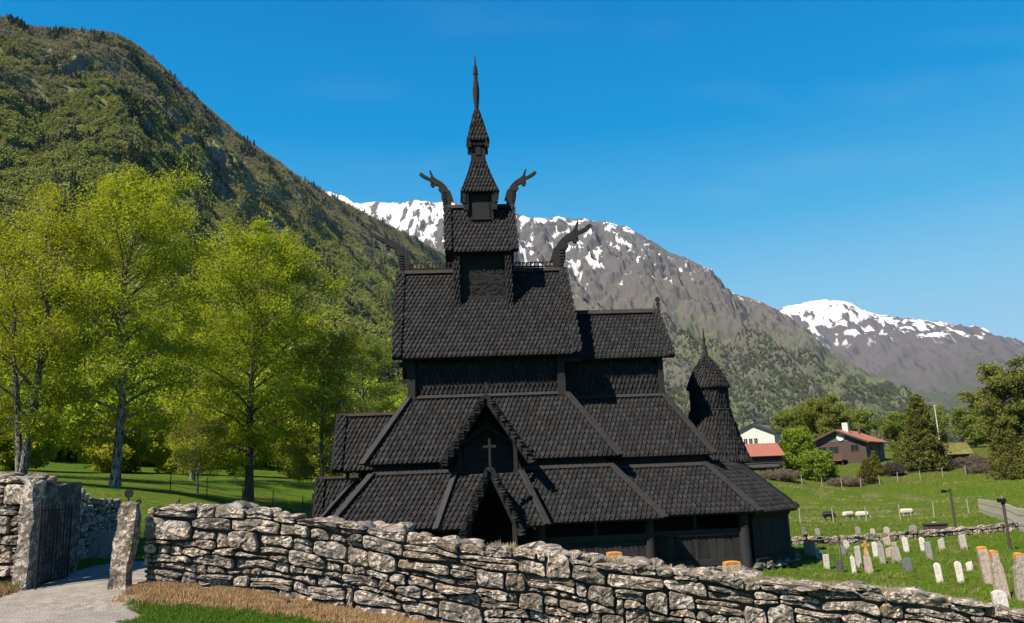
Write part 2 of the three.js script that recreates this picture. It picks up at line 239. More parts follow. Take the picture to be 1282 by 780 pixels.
const MID = mountain('snow_mountain', 'grey mountain with snow patches on top and green lower slopes', {
  ridge: [[-1437, 1303, -3600], [-900, 1293, -3400], [-681, 1182, -3200], [-579, 1115, -3100], [-427, 1098, -3050], [-358, 1084, -3000], [-234, 1065, -3000], [-109, 1017, -2950], [27, 975, -2900], [158, 944, -2850], [298, 903, -2800], [377, 878, -2750], [450, 824, -2700], [519, 754, -2650], [586, 701, -2600], [636, 642, -2550], [668, 571, -2500], [726, 526, -2450], [780, 478, -2400], [838, 395, -2350], [904, 321, -2300], [966, 253, -2250], [1024, 192, -2200], [1078, 136, -2150], [1145, 68, -2100], [1227, 4, -2050]],
  base: [[-900, 6, -2200], [-300, 6, -1900], [0, 6, -1600], [200, 6, -1400], [340, 6, -1250], [450, 6, -1150], [560, 6, -1100], [700, 6, -1100], [900, 6, -1200], [1100, 5, -1400]],
  nu: 860, nv: 420, back: .4,
  prof: (v, x, z) => { const w = v * 5 + fbm(x * .002, z * .002, 4) * 2.2, s = w - Math.floor(w); return clamp(Math.pow(v, 1.22) + .03 * (sstep(0, .3, s) - s) * sstep(.08, .25, v) * sstep(1, .9, v)); },
  rough: (x, z, v, u) => (ridged(x * .0028, z * .0016 + 4, 6) * 80 * (.35 + .65 * v) - 25 + fbm(x * .014, z * .014, 4) * 24 + ridged(x * .03, z * .022, 4) * 9) * (1 - .85 * sstep(.6, .95, u)),
  color: (x, y, z, ny, v, u) => {
    const k = fbm(x * .006, z * .006, 5), f = fbm(x * .03 + 5, z * .03, 4);
    let c = mix3([.095, .120, .048], [.118, .105, .098], sstep(60, 380, y + k * 300)); c = mix3(c, [.058, .076, .045], sstep(.05, .35, f + k * .5) * .8 * sstep(680, 300, y)); c = mix3(c, [.14, .13, .085], sstep(.22, .5, fbm(x * .01 - 8, z * .012, 4)) * .5);
    c = mix3(c, [.112, .108, .106], sstep(480, 720, y + k * 160)); c = mix3(c, [.086, .084, .085], sstep(.05, .35, fbm(x * .03, z * .03 + 7, 5)) * sstep(380, 620, y) * .8);
    const sn = sstep(.0, .03, fbm(x * .016, z * .008 + 2, 6) * 1.0 + .3 * fbm(x * .06, z * .03, 4) + .35 * fbm(x * .004, z * .003 + 6, 2) + (y - 960) * .00085 + sstep(420, -250, x) * .17 - .12 + (ny - .62) * .45);
    return mix3(c, [.86, .87, .88], sn * sstep(430, 600, y));
  },
});
const FAR = mountain('far_mountain', 'distant brown mountain with a snow capped summit down the valley', {
  ridge: [[1206, 829, -5600], [1613, 1011, -5600], [1814, 1079, -5500], [1983, 1112, -5500], [2206, 1131, -5500], [2341, 1102, -5500], [2425, 1011, -5400], [2587, 951, -5300], [2791, 886, -5200], [2906, 810, -5100], [2964, 729, -5000], [3092, 614, -4900], [3325, 451, -4800], [3890, 164, -4700]],
  base: [[700, 5, -3600], [1200, 5, -3000], [1700, 5, -2700], [2300, 5, -2600], [3000, 5, -2900], [3600, 5, -3600]],
  nu: 360, nv: 170, back: .4, prof: v => Math.pow(v, 1.08), rough: (x, z, v) => ridged(x * .0016, z * .0012 + 9, 6) * 80 + fbm(x * .008, z * .008, 4) * 26,
  color: (x, y, z, ny) => { const k = fbm(x * .003, z * .003, 5); let c = mix3([.055, .065, .030], [.105, .093, .090], sstep(180, 560, y + k * 240)); c = mix3(c, [.09, .085, .085], clamp(fbm(x * .02, z * .02, 4)) * .8); const sn = sstep(.0, .04, fbm(x * .009 + 3, z * .005, 6) + .3 * fbm(x * .03, z * .02, 3) + (y - 925) * .0014 + (ny - .7) * .3 + sstep(2900, 1900, x) * .08); return mix3(c, [.86, .87, .89], sn * sstep(600, 740, y)); },
});
mountain('far_snow_ridge', 'farthest pale ridge with snow at the end of the valley', {
  ridge: [[4347, 1026, -8200], [4806, 1106, -8200], [4969, 1124, -8100], [5059, 1064, -8000], [5448, 1112, -8000], [6049, 913, -7900], [7311, 693, -7800]],
  base: [[3200, 5, -5600], [4000, 5, -5200], [4700, 5, -5200], [5600, 5, -5600]], nu: 120, nv: 60, back: .3, prof: v => v, rough: (x, z) => ridged(x * .0012, z * .001, 5) * 90,
  color: (x, y, z) => { const k = fbm(x * .003, z * .002, 5); return mix3([.11, .09, .08], [.86, .87, .89], sstep(-.05, .05, k + (y - 930) * .002)); },
});

scene.fog = new THREE.FogExp2(0x8cc0ff, 2.2e-5); // thin valley air

// ------------------------------------------------------------ forest on the slopes (one mass each)
function leafQuads(n, rnd, place, size) { const P = [], I = [], N = []; for (let k = 0; k < n; k++) { const c = place(rnd), a = V(rnd() - .5, rnd() - .5, rnd() - .5).normalize(), b = V(rnd() - .5, rnd() - .5, rnd() - .5).cross(a).normalize(), s = size * (.6 + rnd() * .8), o = P.length / 3; for (const [i, j] of [[-1, 0], [0, -.62], [1, 0], [0, .62]]) P.push(c.x + (a.x * i + b.x * j) * s, c.y + (a.y * i + b.y * j) * s, c.z + (a.z * i + b.z * j) * s); I.push(o, o + 1, o + 2, o, o + 2, o + 3); } const g = new THREE.BufferGeometry(); g.setAttribute('position', new THREE.Float32BufferAttribute(P, 3)); g.setIndex(I); g.computeVertexNormals(); return g; }
const inBall = r => { let v; do v = V(r() * 2 - 1, r() * 2 - 1, r() * 2 - 1); while (v.lengthSq() > 1); return v; };
function forestGeo(seed, kind, n, size) { // unit height tree
  const r = mulberry(seed), clumps = []; for (let k = 0; k < 9; k++) { const v = inBall(r); clumps.push(V(v.x * .2, .58 + v.y * .3, v.z * .2)); }
  const g = kind === 'fir' ? leafQuads(n, r, q => { const t = Math.pow(q(), .7), a = q() * TAU, R = (1 - t) * .2 * Math.sqrt(q()); return V(Math.cos(a) * R, .08 + t * .92, Math.sin(a) * R); }, size) : leafQuads(n, r, q => { const c = clumps[Math.floor(q() * 9)], v = inBall(q); return V(c.x + v.x * .13, c.y + v.y * .12, c.z + v.z * .13); }, size);
  g.deleteAttribute('uv'); const t = new THREE.CylinderGeometry(.008, .018, .7, 4, 1, true); t.translate(0, .35, 0); t.deleteAttribute('uv'); return mergeGeometries([g, t]);
}
function forest(name, label, geo, mat, spots) { // spots: [Vector3, height, [r,g,b]]
  const im = new THREE.InstancedMesh(geo, mat, spots.length), r = mulberry(spots.length), m = new THREE.Matrix4(), q = new THREE.Quaternion(), c = new THREE.Color();
  spots.forEach(([p, h, col], i) => { q.setFromAxisAngle(V(0, 1, 0), r() * TAU); m.compose(p, q, V(h * (.8 + r() * .5), h, h * (.8 + r() * .5))); im.setMatrixAt(i, m); im.setColorAt(i, c.setRGB(...col)); });
  im.name = numbered(name); im.castShadow = im.receiveShadow = true; tag(im, label, 'forest', null, 'stuff'); scene.add(im); return im;
}
{
  const r = mulberry(77), near = [], farG = [], bare = [], firs = [], white = leafMat([1, 1, 1], .3), whiteOpaque = std({ color: 0xffffff, roughness: 1 });
  for (let k = 0; k < 210000; k++) {
    const u = Math.pow(r(), .75) * .985, v = Math.pow(r(), .85) * 1.0; const p = LEFT.pos(u, v); const e = 2.5; const d = Math.hypot(p.x, p.z);
    if (p.z > 20 || d < 62) continue; const slope = Math.abs(LEFT.pos(u, Math.min(1, v + .004)).y - p.y) / (Math.hypot(LEFT.pos(u, Math.min(1, v + .004)).x - p.x, LEFT.pos(u, Math.min(1, v + .004)).z - p.z) + .01);
    if (slope > 1.6 && r() < .85) continue; if (fbm(p.x * .03 + 70, p.z * .02, 3) < -.18 && r() < .7) continue;
    const hi = v + fbm(p.x * .012, p.z * .006, 4) * .42, f = fbm(p.x * .02 + 40, p.z * .012, 3); const y = p.y - .4;
    if (d < 230 && k % 2 === 0 || d < 150) { const c = mix3([.46, .56, .024], [.30, .40, .024], r()); near.push([V(p.x, y, p.z), 5 + r() * 5, hi > .45 ? mix3(c, [.17, .14, .08], .7 * r()) : c]); }
    else if (f > .24 && r() < .45) firs.push([V(p.x, y, p.z), 5 + r() * 5, mix3([.045, .065, .022], [.075, .095, .034], r())]);
    else if (hi > .60 + r() * .3) bare.push([V(p.x, y, p.z), 3.0 + r() * 3.2, mix3([.33, .27, .17], [.28, .28, .11], r())]);
    else farG.push([V(p.x, y, p.z), 3.0 + r() * 3.6, mix3([.33, .39, .06], [.31, .31, .09], r())]);
  }
  for (let k = 0; k < 42000; k++) { const u = .2 + r() * .75, v = Math.pow(r(), 1.5) * .52, p = MID.pos(u, v), f = fbm(p.x * .008 + 4, p.z * .008, 4); if (f < -.32) continue; (f > .28 && r() < .7 ? firs : farG).push([V(p.x, p.y - 1, p.z), 5 + r() * 5, f > .28 ? [.055, .08, .045] : mix3([.155, .20, .07], [.17, .165, .10], clamp(r() * .7 + v))]); }
  console.log('forest', near.length, farG.length, bare.length, firs.length);
  forest('hillside_forest', 'fresh green birch wood at the foot of the hillside', forestGeo(1, 'leaf', 420, .030), white, near);
  forest('hillside_forest', 'green leafing trees spread over the mountain slopes', forestGeo(2, 'leaf', 70, .075), white, farG);
  forest('hillside_forest', 'leafless brown trees on the upper hillside', forestGeo(3, 'leaf', 60, .06), whiteOpaque, bare);
  forest('hillside_forest', 'dark spruces scattered in bands over the slopes', forestGeo(4, 'fir', 70, .06), whiteOpaque, firs);
}

// ------------------------------------------------------------ stave church
const CH = thing('stave_church', 'black tarred wooden stave church with tiered shingle roofs and dragon heads', 'church', [-1.157, 0, -32], rad(4));
{
  const rnd = mulberry(5);
  const WOOD = [.0385, .0395, .0435], tone = (k = .25) => { const s = 1 + (rnd() - .5) * 2 * k, w = (rnd() - .5) * .12; return [WOOD[0] * s * (1 + w), WOOD[1] * s, WOOD[2] * s * (1 - w)]; };
  const board = (s, warm = 0) => [WOOD[0] * s * (1 + warm), WOOD[1] * s, WOOD[2] * s * (1 - warm)];
  const nrm = (a, b, d, out) => { const n = V().crossVectors(V().subVectors(b, a), V().subVectors(d, a)).normalize(); if (n.dot(out) < 0) n.negate(); return n; };
  // overlapping pointed shingles over the quad A (top left) B (top right) C (bottom right) D (bottom left)
  function shingles(mb, A, B, C, D, out, w = .165, e = .225, lift = 0) {
    const n = nrm(A, B, D, out), uh = V().subVectors(C, D).length() > .02 ? V().subVectors(C, D).normalize() : V().subVectors(B, A).normalize(), dn = V().crossVectors(uh, n).normalize(); if (dn.dot(V().subVectors(D, A)) < 0) dn.negate();
    const pl = p => [V().subVectors(p, D).dot(uh), -V().subVectors(p, D).dot(dn)]; // x along, y upslope
    const a = pl(A), b = pl(B), c = pl(C), d = pl(D), H = Math.max(a[1], b[1]), rows = Math.max(1, Math.round(H / e)), ee = H / rows;
    for (let r = 0; r < rows; r++) {
      const y0 = r * ee - (r === 0 ? .03 : .012), t = clamp((y0 + ee * .5) / H), l = mix(d[0], a[0], t), g = mix(c[0], b[0], t); const ph = (r % 2) * .5 * w + (rnd() - .5) * .012;
      for (let i = Math.floor((l - ph) / w) - 1; ; i++) {
        const x = i * w + ph + w / 2 + (rnd() - .5) * .014; if (x - w * .5 > g - w * .35) break; if (x + w * .5 < l + w * .35) continue;
        const hw = w * (.46 + rnd() * .03), y = y0 + (rnd() - .5) * .03, top = Math.min(y + ee * 1.3, H), z0 = .047 + rnd() * .016 + lift, z1 = .008 + lift, th = .032, tw = (rnd() - .5) * .02, shoulder = y + ee * (.78 + rnd() * .14);
        const Q = (xx, yy, zz) => D.clone().addScaledVector(uh, xx).addScaledVector(dn, -yy).addScaledVector(n, zz);
        const xl = Math.max(x - hw, l - .02), xr = Math.min(x + hw, g + .02), xm = (xl + xr) / 2 + tw, zs = z0 - .012;
        const p = [Q(xl, top, z1), Q(xl, shoulder, zs), Q(xm, y, z0), Q(xr, shoulder, zs), Q(xr, top, z1)], q = [Q(xl, shoulder, zs - th), Q(xm, y, z0 - th), Q(xr, shoulder, zs - th)];
        const warm = rnd() < .18 ? rnd() * .3 : 0, col = tone(.38).map((v, q) => v * (1 + [.6, .1, -.4][q] * warm));  const o1 = rnd() * 3, o2 = rnd() * 3, U = (xx, yy) => [xx * 1.5 + o1, yy + o2], u = [U(xl, top), U(xl, shoulder), U(xm, y), U(xr, shoulder), U(xr, top)];
        mb.tri(p[0], p[1], p[2], col, u[0], u[1], u[2]); mb.tri(p[0], p[2], p[4], col, u[0], u[2], u[4]); mb.tri(p[4], p[2], p[3], col, u[4], u[2], u[3]);
        mb.quad(p[1], q[0], q[1], p[2], col, u[1], u[1], u[2], u[2]); mb.quad(p[2], q[1], q[2], p[3], col, u[2], u[2], u[3], u[3]); mb.tri(p[0], q[0], p[1], col, u[0], u[1], u[1]); mb.tri(p[4], p[3], q[2], col, u[4], u[3], u[3]);
      }
    }
  }
  const UP = V(0, 1, 0);
  function panel(slab, sh, A, B, C, D, out = UP, o = {}) { const n = nrm(A, B, D, out); const ccw = V().crossVectors(V().subVectors(B, A), V().subVectors(D, A)).dot(n) > 0; const pts = ccw ? [A, B, C, D] : [D, C, B, A]; slab.prism(pts, n, o.th || .09, board(.9)); if (sh) shingles(sh, A, B, C, D, out, o.w, o.e); }
  const capBoard = (mb, a, b, out, w = .24, h = .06, s = 1.6, lift = .07) => mb.beam(a.clone().addScaledVector(out, lift), b.clone().addScaledVector(out, lift), w, h, out, board(s, .03));
  function roofPart(name, build) { const slab = new MB(), sh = new MB(), extra = {}; build(slab, sh, extra); const p = part(name, slab.geo(), M.tar, CH); if (sh.p.length) { const s = part('shingles', sh.geo(), M.tar, p, 'stuff'); } for (const k in extra) for (const g of extra[k]) part(k, g.geo(), M.tar, p); return p; }
  // gable roof; F(s along ridge, y, o across)
  function gable(slab, sh, ex, F, s0, s1, yr, ye, half, o = {}) {
    for (const side of [1, -1]) {
      const A = F(s0, yr, 0), B = F(s1, yr, 0), C = F(s1, ye, side * half), D = F(s0, ye, side * half), out = V().subVectors(F(0, 1, side * .7), F(0, 0, 0)).normalize();
      panel(slab, side === 1 || o.both ? sh : null, A, B, C, D, out, o);
      const n = nrm(A, B, D, out), vw = o.vw || .24;
      for (const [se, sg] of [[s0, 1], [s1, -1]]) { // raised shingled verges
        if (o.verge && !o.verge.includes(sg)) continue; const a = F(se, yr, 0), b = F(se, ye, side * half), a2 = F(se + sg * vw, yr, 0), b2 = F(se + sg * vw, ye, side * half);
        const hi = .11, lo = .07; const m = new MB(); const P = [a.clone().addScaledVector(n, hi), b.clone().addScaledVector(n, hi), b2.clone().addScaledVector(n, lo), a2.clone().addScaledVector(n, lo)]; const nn = nrm(P[0], P[1], P[3], out), cc = V().crossVectors(V().subVectors(P[1], P[0]), V().subVectors(P[3], P[0])).dot(nn) > 0;
        m.prism(cc ? P : P.reverse(), nn, .12, board(.9)); if (side === 1 || o.both) { const ov = V().subVectors(a, a2).normalize().multiplyScalar(.05); const L = [a.clone().add(ov).addScaledVector(n, hi), a2.clone().addScaledVector(n, lo), b2.clone().addScaledVector(n, lo), b.clone().add(ov).addScaledVector(n, hi)]; shingles(m, L[0], L[1], L[2], L[3], out, vw * .62, .2); }
        if (o.both) { const ax = V().subVectors(a, a2).normalize(), f = .10, dn = V(0, -.2, 0), A = a.clone().addScaledVector(n, hi).addScaledVector(ax, f), D = b.clone().addScaledVector(n, hi).addScaledVector(ax, f); shingles(m, A, A.clone().add(dn), D.clone().add(dn), D, ax, .11, .17); m.prism([A, D, D.clone().add(dn), A.clone().add(dn)].map(q => q.clone().addScaledVector(ax, -.005)), ax, .05, board(.9)); }
        (ex.verge ||= []).push(m);
      }
    }
    if (o.ridge !== false) { const m = new MB(); for (const side of [1, -1]) { const out = V().subVectors(F(0, 1, side * .8), F(0, 0, 0)).normalize(); const d = o.ridgeW || .2, k = (yr - ye) / half; m.beam(F(s0, yr + .07 - d * .5 * k / Math.hypot(1, k), side * d * .55), F(s1, yr + .07 - d * .5 * k / Math.hypot(1, k), side * d * .55), d, .05, V().subVectors(F(0, half, side * (yr - ye)), F(0, 0, 0)).normalize(), board(1.5, .15)); } (ex.ridge_cap = []).push(m); }
  }
  const FX = (s, y, o) => V(s, y, o);

  // nave: walls, gables and main roof
  roofPart('nave_roof', (sl, sh, ex) => { gable(sl, sh, ex, FX, -3.42, 3.44, 11.45, 7.53, 2.9, { vw: .3 });
    const cr = new MB(); const cl = new MB(); for (let x = -2.8; x < 3.0; x += .16) { if (Math.abs(x) < 1.1) continue; const q = x < 0 ? cl : cr; q.box(x, 11.68, 0, .05, .24, .05, board(1)); q.box(x + .04, 11.8 + .03 * Math.sin(x * 40), 0, .11, .06, .04, board(1)); } cl.box(-2, 11.6, 0, 1.9, .06, .06, board(1)); cr.box(2.05, 11.6, 0, 1.9, .06, .06, board(1)); ex.ridge_crest = [cl, cr]; });
  function shWall(name, x0, x1, z, y0, y1, posts, extra) { const p = new MB(), s = new MB(); p.box((x0 + x1) / 2, (y0 + y1) / 2, 0, x1 - x0, y1 - y0, z * 2, board(.9)); shingles(s, V(x0, y1, z), V(x1, y1, z), V(x1, y0, z), V(x0, y0, z), V(0, 0, 1)); shingles(s, V(x0, y1, -z), V(x0, y1, z), V(x0, y0, z), V(x0, y0, -z), V(-1, 0, 0)); shingles(s, V(x1, y1, z), V(x1, y1, -z), V(x1, y0, -z), V(x1, y0, z), V(1, 0, 0)); if (extra) extra(p, s); const m = part(name, p.geo(), M.tar, CH); part('shingles', s.geo(), M.tar, m, 'stuff'); for (const [x, zz, w] of posts) { const b = new MB(); b.box(x, (y0 + y1) / 2, zz, w, y1 - y0, w, board(1.1)); part('corner_post', b.geo(), M.tar, m); } return m; }
  shWall('nave_wall', -2.66, 2.66, 2.36, 5.7, 7.95, [[-2.78, 2.4, .28], [2.7, 2.4, .28], [-2.78, -2.4, .28]], (p) => { for (const x of [-2.66, 2.66]) { p.prism(x < 0 ? [V(x, 7.95, -2.36), V(x, 7.95, 2.36), V(x, 11.1, 0)] : [V(x, 7.95, 2.36), V(x, 7.95, -2.36), V(x, 11.1, 0)], V(Math.sign(x), 0, 0), .1, board(.9)); } });
  { const b = new MB(); for (const x of [-3.1, 3.1]) for (const z of [2.45, -2.45]) { const q = new MB(); q.box(x, 7.35, z, .75, .16, .2, board(.9)); part('bracket', q.geo(), M.tar, CH); } for (const z of [2.55, -2.55]) { const q = new MB(); q.box(0, 7.62, z, 6.2, .2, .18, board(.9)); part('wall_plate', q.geo(), M.tar, CH); } }
  // hipped lean-to tiers
  function tier(name, t, b, sides, o = {}) { roofPart(name, (sl, sh, ex) => {
    const T = (x, z) => V(x, t.y, z), Bo = (x, z) => V(x, b.y, z);
    if (sides.includes('s')) for (const [x0, x1, bx0, bx1] of (o.cuts || [[t.x0, t.x1, b.x0, b.x1]])) panel(sl, sh, T(x0, t.z), T(x1, t.z), Bo(bx1, b.z), Bo(bx0, b.z), V(0, 1, 1));
    if (sides.includes('n')) panel(sl, null, T(t.x1, -t.z), T(t.x0, -t.z), Bo(b.x0, -b.z), Bo(b.x1, -b.z), V(0, 1, -1));
    if (sides.includes('w')) panel(sl, sh, T(t.x0, -t.z), T(t.x0, t.z), Bo(b.x0, b.z), Bo(b.x0, -b.z), V(-1, 1, 0));
    if (sides.includes('e')) panel(sl, sh, T(t.x1, t.z), T(t.x1, -t.z), Bo(b.x1, -b.z), Bo(b.x1, b.z), V(1, 1, 0));
    const hips = []; if (sides.includes('w')) hips.push([t.x0, b.x0, -1]); if (sides.includes('e')) hips.push([t.x1, b.x1, 1]);
    for (const [tx, bx, sg] of hips) for (const sz of [1, -1]) { const m = new MB(), out = V(sg * .5, 1, sz * .7).normalize(); capBoard(m, T(tx, sz * t.z), Bo(bx + sg * .04, sz * (b.z + .04)).addScaledVector(V(0, -.03, 0), 1), out, .25, .07, 1.6, .06); (ex.hip_board ||= []).push(m); }
    const m = new MB(); m.beam(T(t.x0, t.z + .06), T(t.x1, t.z + .06), .16, .05, V(0, 1, 1).normalize(), board(1.4, .05)); ex.flashing_board = [m];
  }); }
  tier('aisle_roof', { x0: -2.83, x1: 2.85, z: 2.42, y: 6.14 }, { x0: -4.3, x1: 4.32, z: 4.15, y: 3.78 }, 'snwe', { cuts: [[-2.83, 2.85, -4.3, 4.32]] });
  tier('gallery_roof', { x0: -4.0, x1: 4.03, z: 4.0, y: 3.46 }, { x0: -5.3, x1: 5.3, z: 5.8, y: 1.73 }, 'snwe', { cuts: [[-4.0, -1.1, -5.3, -1.45], [.85, 4.03, 1.15, 5.3]] });
  { const p = new MB(); p.box(0, 3.0, 0, 7.9, 1.9, 7.8, board(.9)); p.box(0, 1.25, 0, 7.9, 2.5, 7.8, board(.9)); part('aisle_wall', p.geo(), M.tar, CH); }
  // chancel
  roofPart('chancel_roof', (sl, sh, ex) => gable(sl, sh, ex, FX, 2.7, 7.12, 9.62, 7.45, 2.0, { verge: [-1], vw: .26, ridgeW: .26 }));
  { const b = new MB(); b.box(7.15, 9.82, 0, .09, .75, .09, board(1)); b.box(7.15, 10.08, 0, .2, .1, .07, board(1)); b.box(7.15, 9.9, 0, .15, .08, .1, board(1)); part('finial', b.geo(), M.tar, CH); }
  shWall('chancel_wall', 2.6, 6.6, 1.62, 5.6, 7.75, [[6.62, 1.64, .2]], p => p.prism([V(6.6, 7.75, 1.62), V(6.6, 7.75, -1.62), V(6.6, 9.4, 0)], V(1, 0, 0), .1, board(.9)));
  tier('chancel_aisle_roof', { x0: 2.9, x1: 6.65, z: 1.68, y: 6.02 }, { x0: 3.4, x1: 7.8, z: 3.5, y: 3.72 }, 'sne');
  tier('chancel_gallery_roof', { x0: 4.0, x1: 7.5, z: 3.4, y: 3.38 }, { x0: 4.4, x1: 8.62, z: 5.2, y: 1.78 }, 's', {});
  { const m = new MB(); capBoard(m, V(7.5, 3.38, 3.4), V(8.66, 1.75, 5.24), V(.5, 1, .7).normalize(), .25, .07, 1.6, .06); part('hip_board', m.geo(), M.tar, CH); const p = new MB(); p.box(5.6, 3.2, 0, 3.8, 1.2, 6.6, board(.9)); p.box(5.6, 1.3, 0, 3.8, 2.6, 6.6, board(.9)); part('chancel_aisle_wall', p.geo(), M.tar, CH); }
  // apse: round turret, flaring skirt and polygonal gallery
  const AX = 8.93;
  function ringShingles(mb, r0, y0, r1, y1, a0, a1, w = .15, e = .21) { const n = Math.max(6, Math.round((a1 - a0) * Math.max(r0, r1) / .42)); for (let i = 0; i < n; i++) { const A = a0 + (a1 - a0) * i / n, B = a0 + (a1 - a0) * (i + 1) / n, pt = (r, y, a) => V(AX + Math.cos(a) * r, y, Math.sin(a) * r), m = (A + B) / 2; shingles(mb, pt(r0, y0, B), pt(r0, y0, A), pt(r1, y1, A), pt(r1, y1, B), V(Math.cos(m), Math.max(.05, (r1 - r0) / (y0 - y1)), Math.sin(m)), w, e); } }
  const cone = pts => { const g = new THREE.LatheGeometry(pts.map(([r, y]) => new THREE.Vector2(r, y)), 40).toNonIndexed(); g.translate(AX, 0, 0); return tinted(g, board(.9)); };
  { const t = part('apse_turret', cone([[0, 3.2], [1.42, 3.4], [1.18, 4.0], [1.0, 4.6], [.86, 5.1], [.76, 5.45], [.72, 5.47], [.72, 6.4], [.6, 6.5], [0, 6.6]]), M.tar, CH);
    const s = new MB(); for (const [a, b] of [[[.80, 5.45], [.90, 5.0]], [[.90, 5.0], [1.04, 4.45]], [[1.04, 4.45], [1.22, 3.9]], [[1.22, 3.9], [1.42, 3.42]]]) ringShingles(s, a[0], a[1], b[0], b[1], -1.3, Math.PI + .6); ringShingles(s, .73, 6.38, .74, 5.5, -1.3, Math.PI + .6); part('shingles', s.geo(), M.tar, t, 'stuff');
    const band = new THREE.TorusGeometry(.79, .04, 6, 36); band.rotateX(Math.PI / 2); band.translate(AX, 5.47, 0); part('band', tinted(band, board(1.2)), M.tar, t);
    const c = part('turret_cap', cone([[.8, 6.33], [.84, 6.38], [.78, 6.55], [.62, 6.9], [.42, 7.25], [.21, 7.52], [.11, 7.66], [0, 7.7]]), M.tar, CH); const s2 = new MB(); for (const [a, b] of [[[.12, 7.66], [.42, 7.27]], [[.42, 7.27], [.64, 6.88]], [[.64, 6.88], [.85, 6.38]]]) ringShingles(s2, a[0], a[1], b[0], b[1], -1.3, Math.PI + .6, .13, .17); part('shingles', s2.geo(), M.tar, c, 'stuff');
    const f = new THREE.LatheGeometry([[.13, 7.6], [.1, 7.85], [.06, 7.95], [.1, 8.05], [.05, 8.15], [.05, 8.3], [.085, 8.38], [.04, 8.46], [.03, 8.65], [.015, 8.85], [0, 8.86]].map(a => new THREE.Vector2(...a)), 10); f.translate(AX, 0, 0); part('finial', tinted(f, board(1)), M.tar, c); }
  { const E = [[8.62, 5.2], [10.55, 3.7], [11.45, 1.6], [11.7, -.4], [11.2, -2.6], [9.8, -4.4], [8.62, -5.2]], T = [[7.5, 3.4], [8.6, 2.3], [9.6, 1.1], [9.9, -.2], [9.6, -1.4], [8.6, -2.5], [7.5, -3.4]];
    roofPart('apse_gallery_roof', (sl, sh, ex) => { for (let i = 0; i < 6; i++) { const m = [(E[i][0] + E[i + 1][0]) / 2 - 7, (E[i][1] + E[i + 1][1]) / 2]; panel(sl, i < 4 ? sh : null, V(T[i][0], 3.4, T[i][1]), V(T[i + 1][0], 3.4, T[i + 1][1]), V(E[i + 1][0], 1.74, E[i + 1][1]), V(E[i][0], 1.74, E[i][1]), V(m[0], 4, m[1]).normalize()); } });
    const wall = new THREE.Group(); wall.name = 'apse_gallery_wall'; CH.add(wall);
    for (let i = 0; i < 4; i++) { const a = E[i], b = E[i + 1], L = Math.hypot(b[0] - a[0], b[1] - a[1]), n = Math.round(L / .24), sc = .9; for (let k = 0; k < n; k++) { const t = (k + .5) / n, x = 7.6 + (mix(a[0], b[0], t) - 7.6) * sc, z = mix(a[1], b[1], t) * sc, d = V(b[0] - a[0], 0, b[1] - a[1]).normalize(), m = new MB(); m.obox(V(x, .95 + (rnd() - .5) * .02, z), d.clone().multiplyScalar(L * sc / n / 2 - .006), V(0, .92, 0), V(-d.z, 0, d.x).multiplyScalar(.025 + rnd() * .012), tone(.25)); part('plank', m.geo(), M.tar, wall); } const m = new MB(); const q = (p, y) => V(7.6 + (p[0] - 7.6) * .915, y, p[1] * .915); m.beam(q(a, .12), q(b, .12), .2, .22, UP, board(.9)); part('sill_beam', m.geo(), M.tar, wall); const m2 = new MB(); m2.beam(q(a, 1.62), q(b, 1.62), .12, .16, UP, board(.9)); part('top_plate', m2.geo(), M.tar, wall); }
    const in_ = new MB(); in_.box(8.2, 1.6, 0, 2.4, 3.2, 4.2, board(.9)); part('apse_wall', in_.geo(), M.tar, CH); }
  // gallery parapets of single planks, rails, posts
  { const wall = new THREE.Group(); wall.name = 'gallery_wall'; CH.add(wall);
    const run = (x0, x1, z, n) => { for (let k = 0; k < n; k++) { const w = (x1 - x0) / n, m = new MB(); m.box(x0 + (k + .5) * w, .52 + (rnd() - .5) * .03, z + (rnd() - .5) * .02, w - .014, 1.04, .05, tone(.3).map(v => v * 1.05)); part('plank', m.geo(), M.tar, wall); } const b = new MB(); b.box((x0 + x1) / 2, 1.15, z + .02, x1 - x0, .2, .14, board(1.25)); part('rail', b.geo(), M.tar, wall); const c = new MB(); c.box((x0 + x1) / 2, .2, z + .06, x1 - x0, .2, .16, board(1.15)); part('sill_beam', c.geo(), M.tar, wall); const d = new MB(); d.box((x0 + x1) / 2, 1.86, z - .1, x1 - x0, .2, .2, board(.9)); part('top_plate', d.geo(), M.tar, wall); };
    run(1.55, 4.8, 5.3, 12); run(-4.8, -1.6, 5.3, 11); run(5.05, 8.1, 4.72, 11);
    for (const [x, z, r] of [[4.93, 5.3, .16], [1.4, 5.5, .17], [8.22, 4.78, .19], [-4.93, 5.3, .16], [-1.6, 5.5, .16], [6.6, 4.7, .07], [3.2, 5.28, .07]]) { const g = new THREE.CylinderGeometry(r * .92, r, 2.0, 14); g.translate(x, .85, z); part('post', tinted(g, board(1.2)), M.tar, wall); }
    for (const x of [-4.9]) for (let k = 0; k < 14; k++) { const m = new MB(), z = -4.6 + k * .7; m.box(x, .55, z, .05, 1.1, .68, tone(.25)); part('plank', m.geo(), M.tar, wall); } }
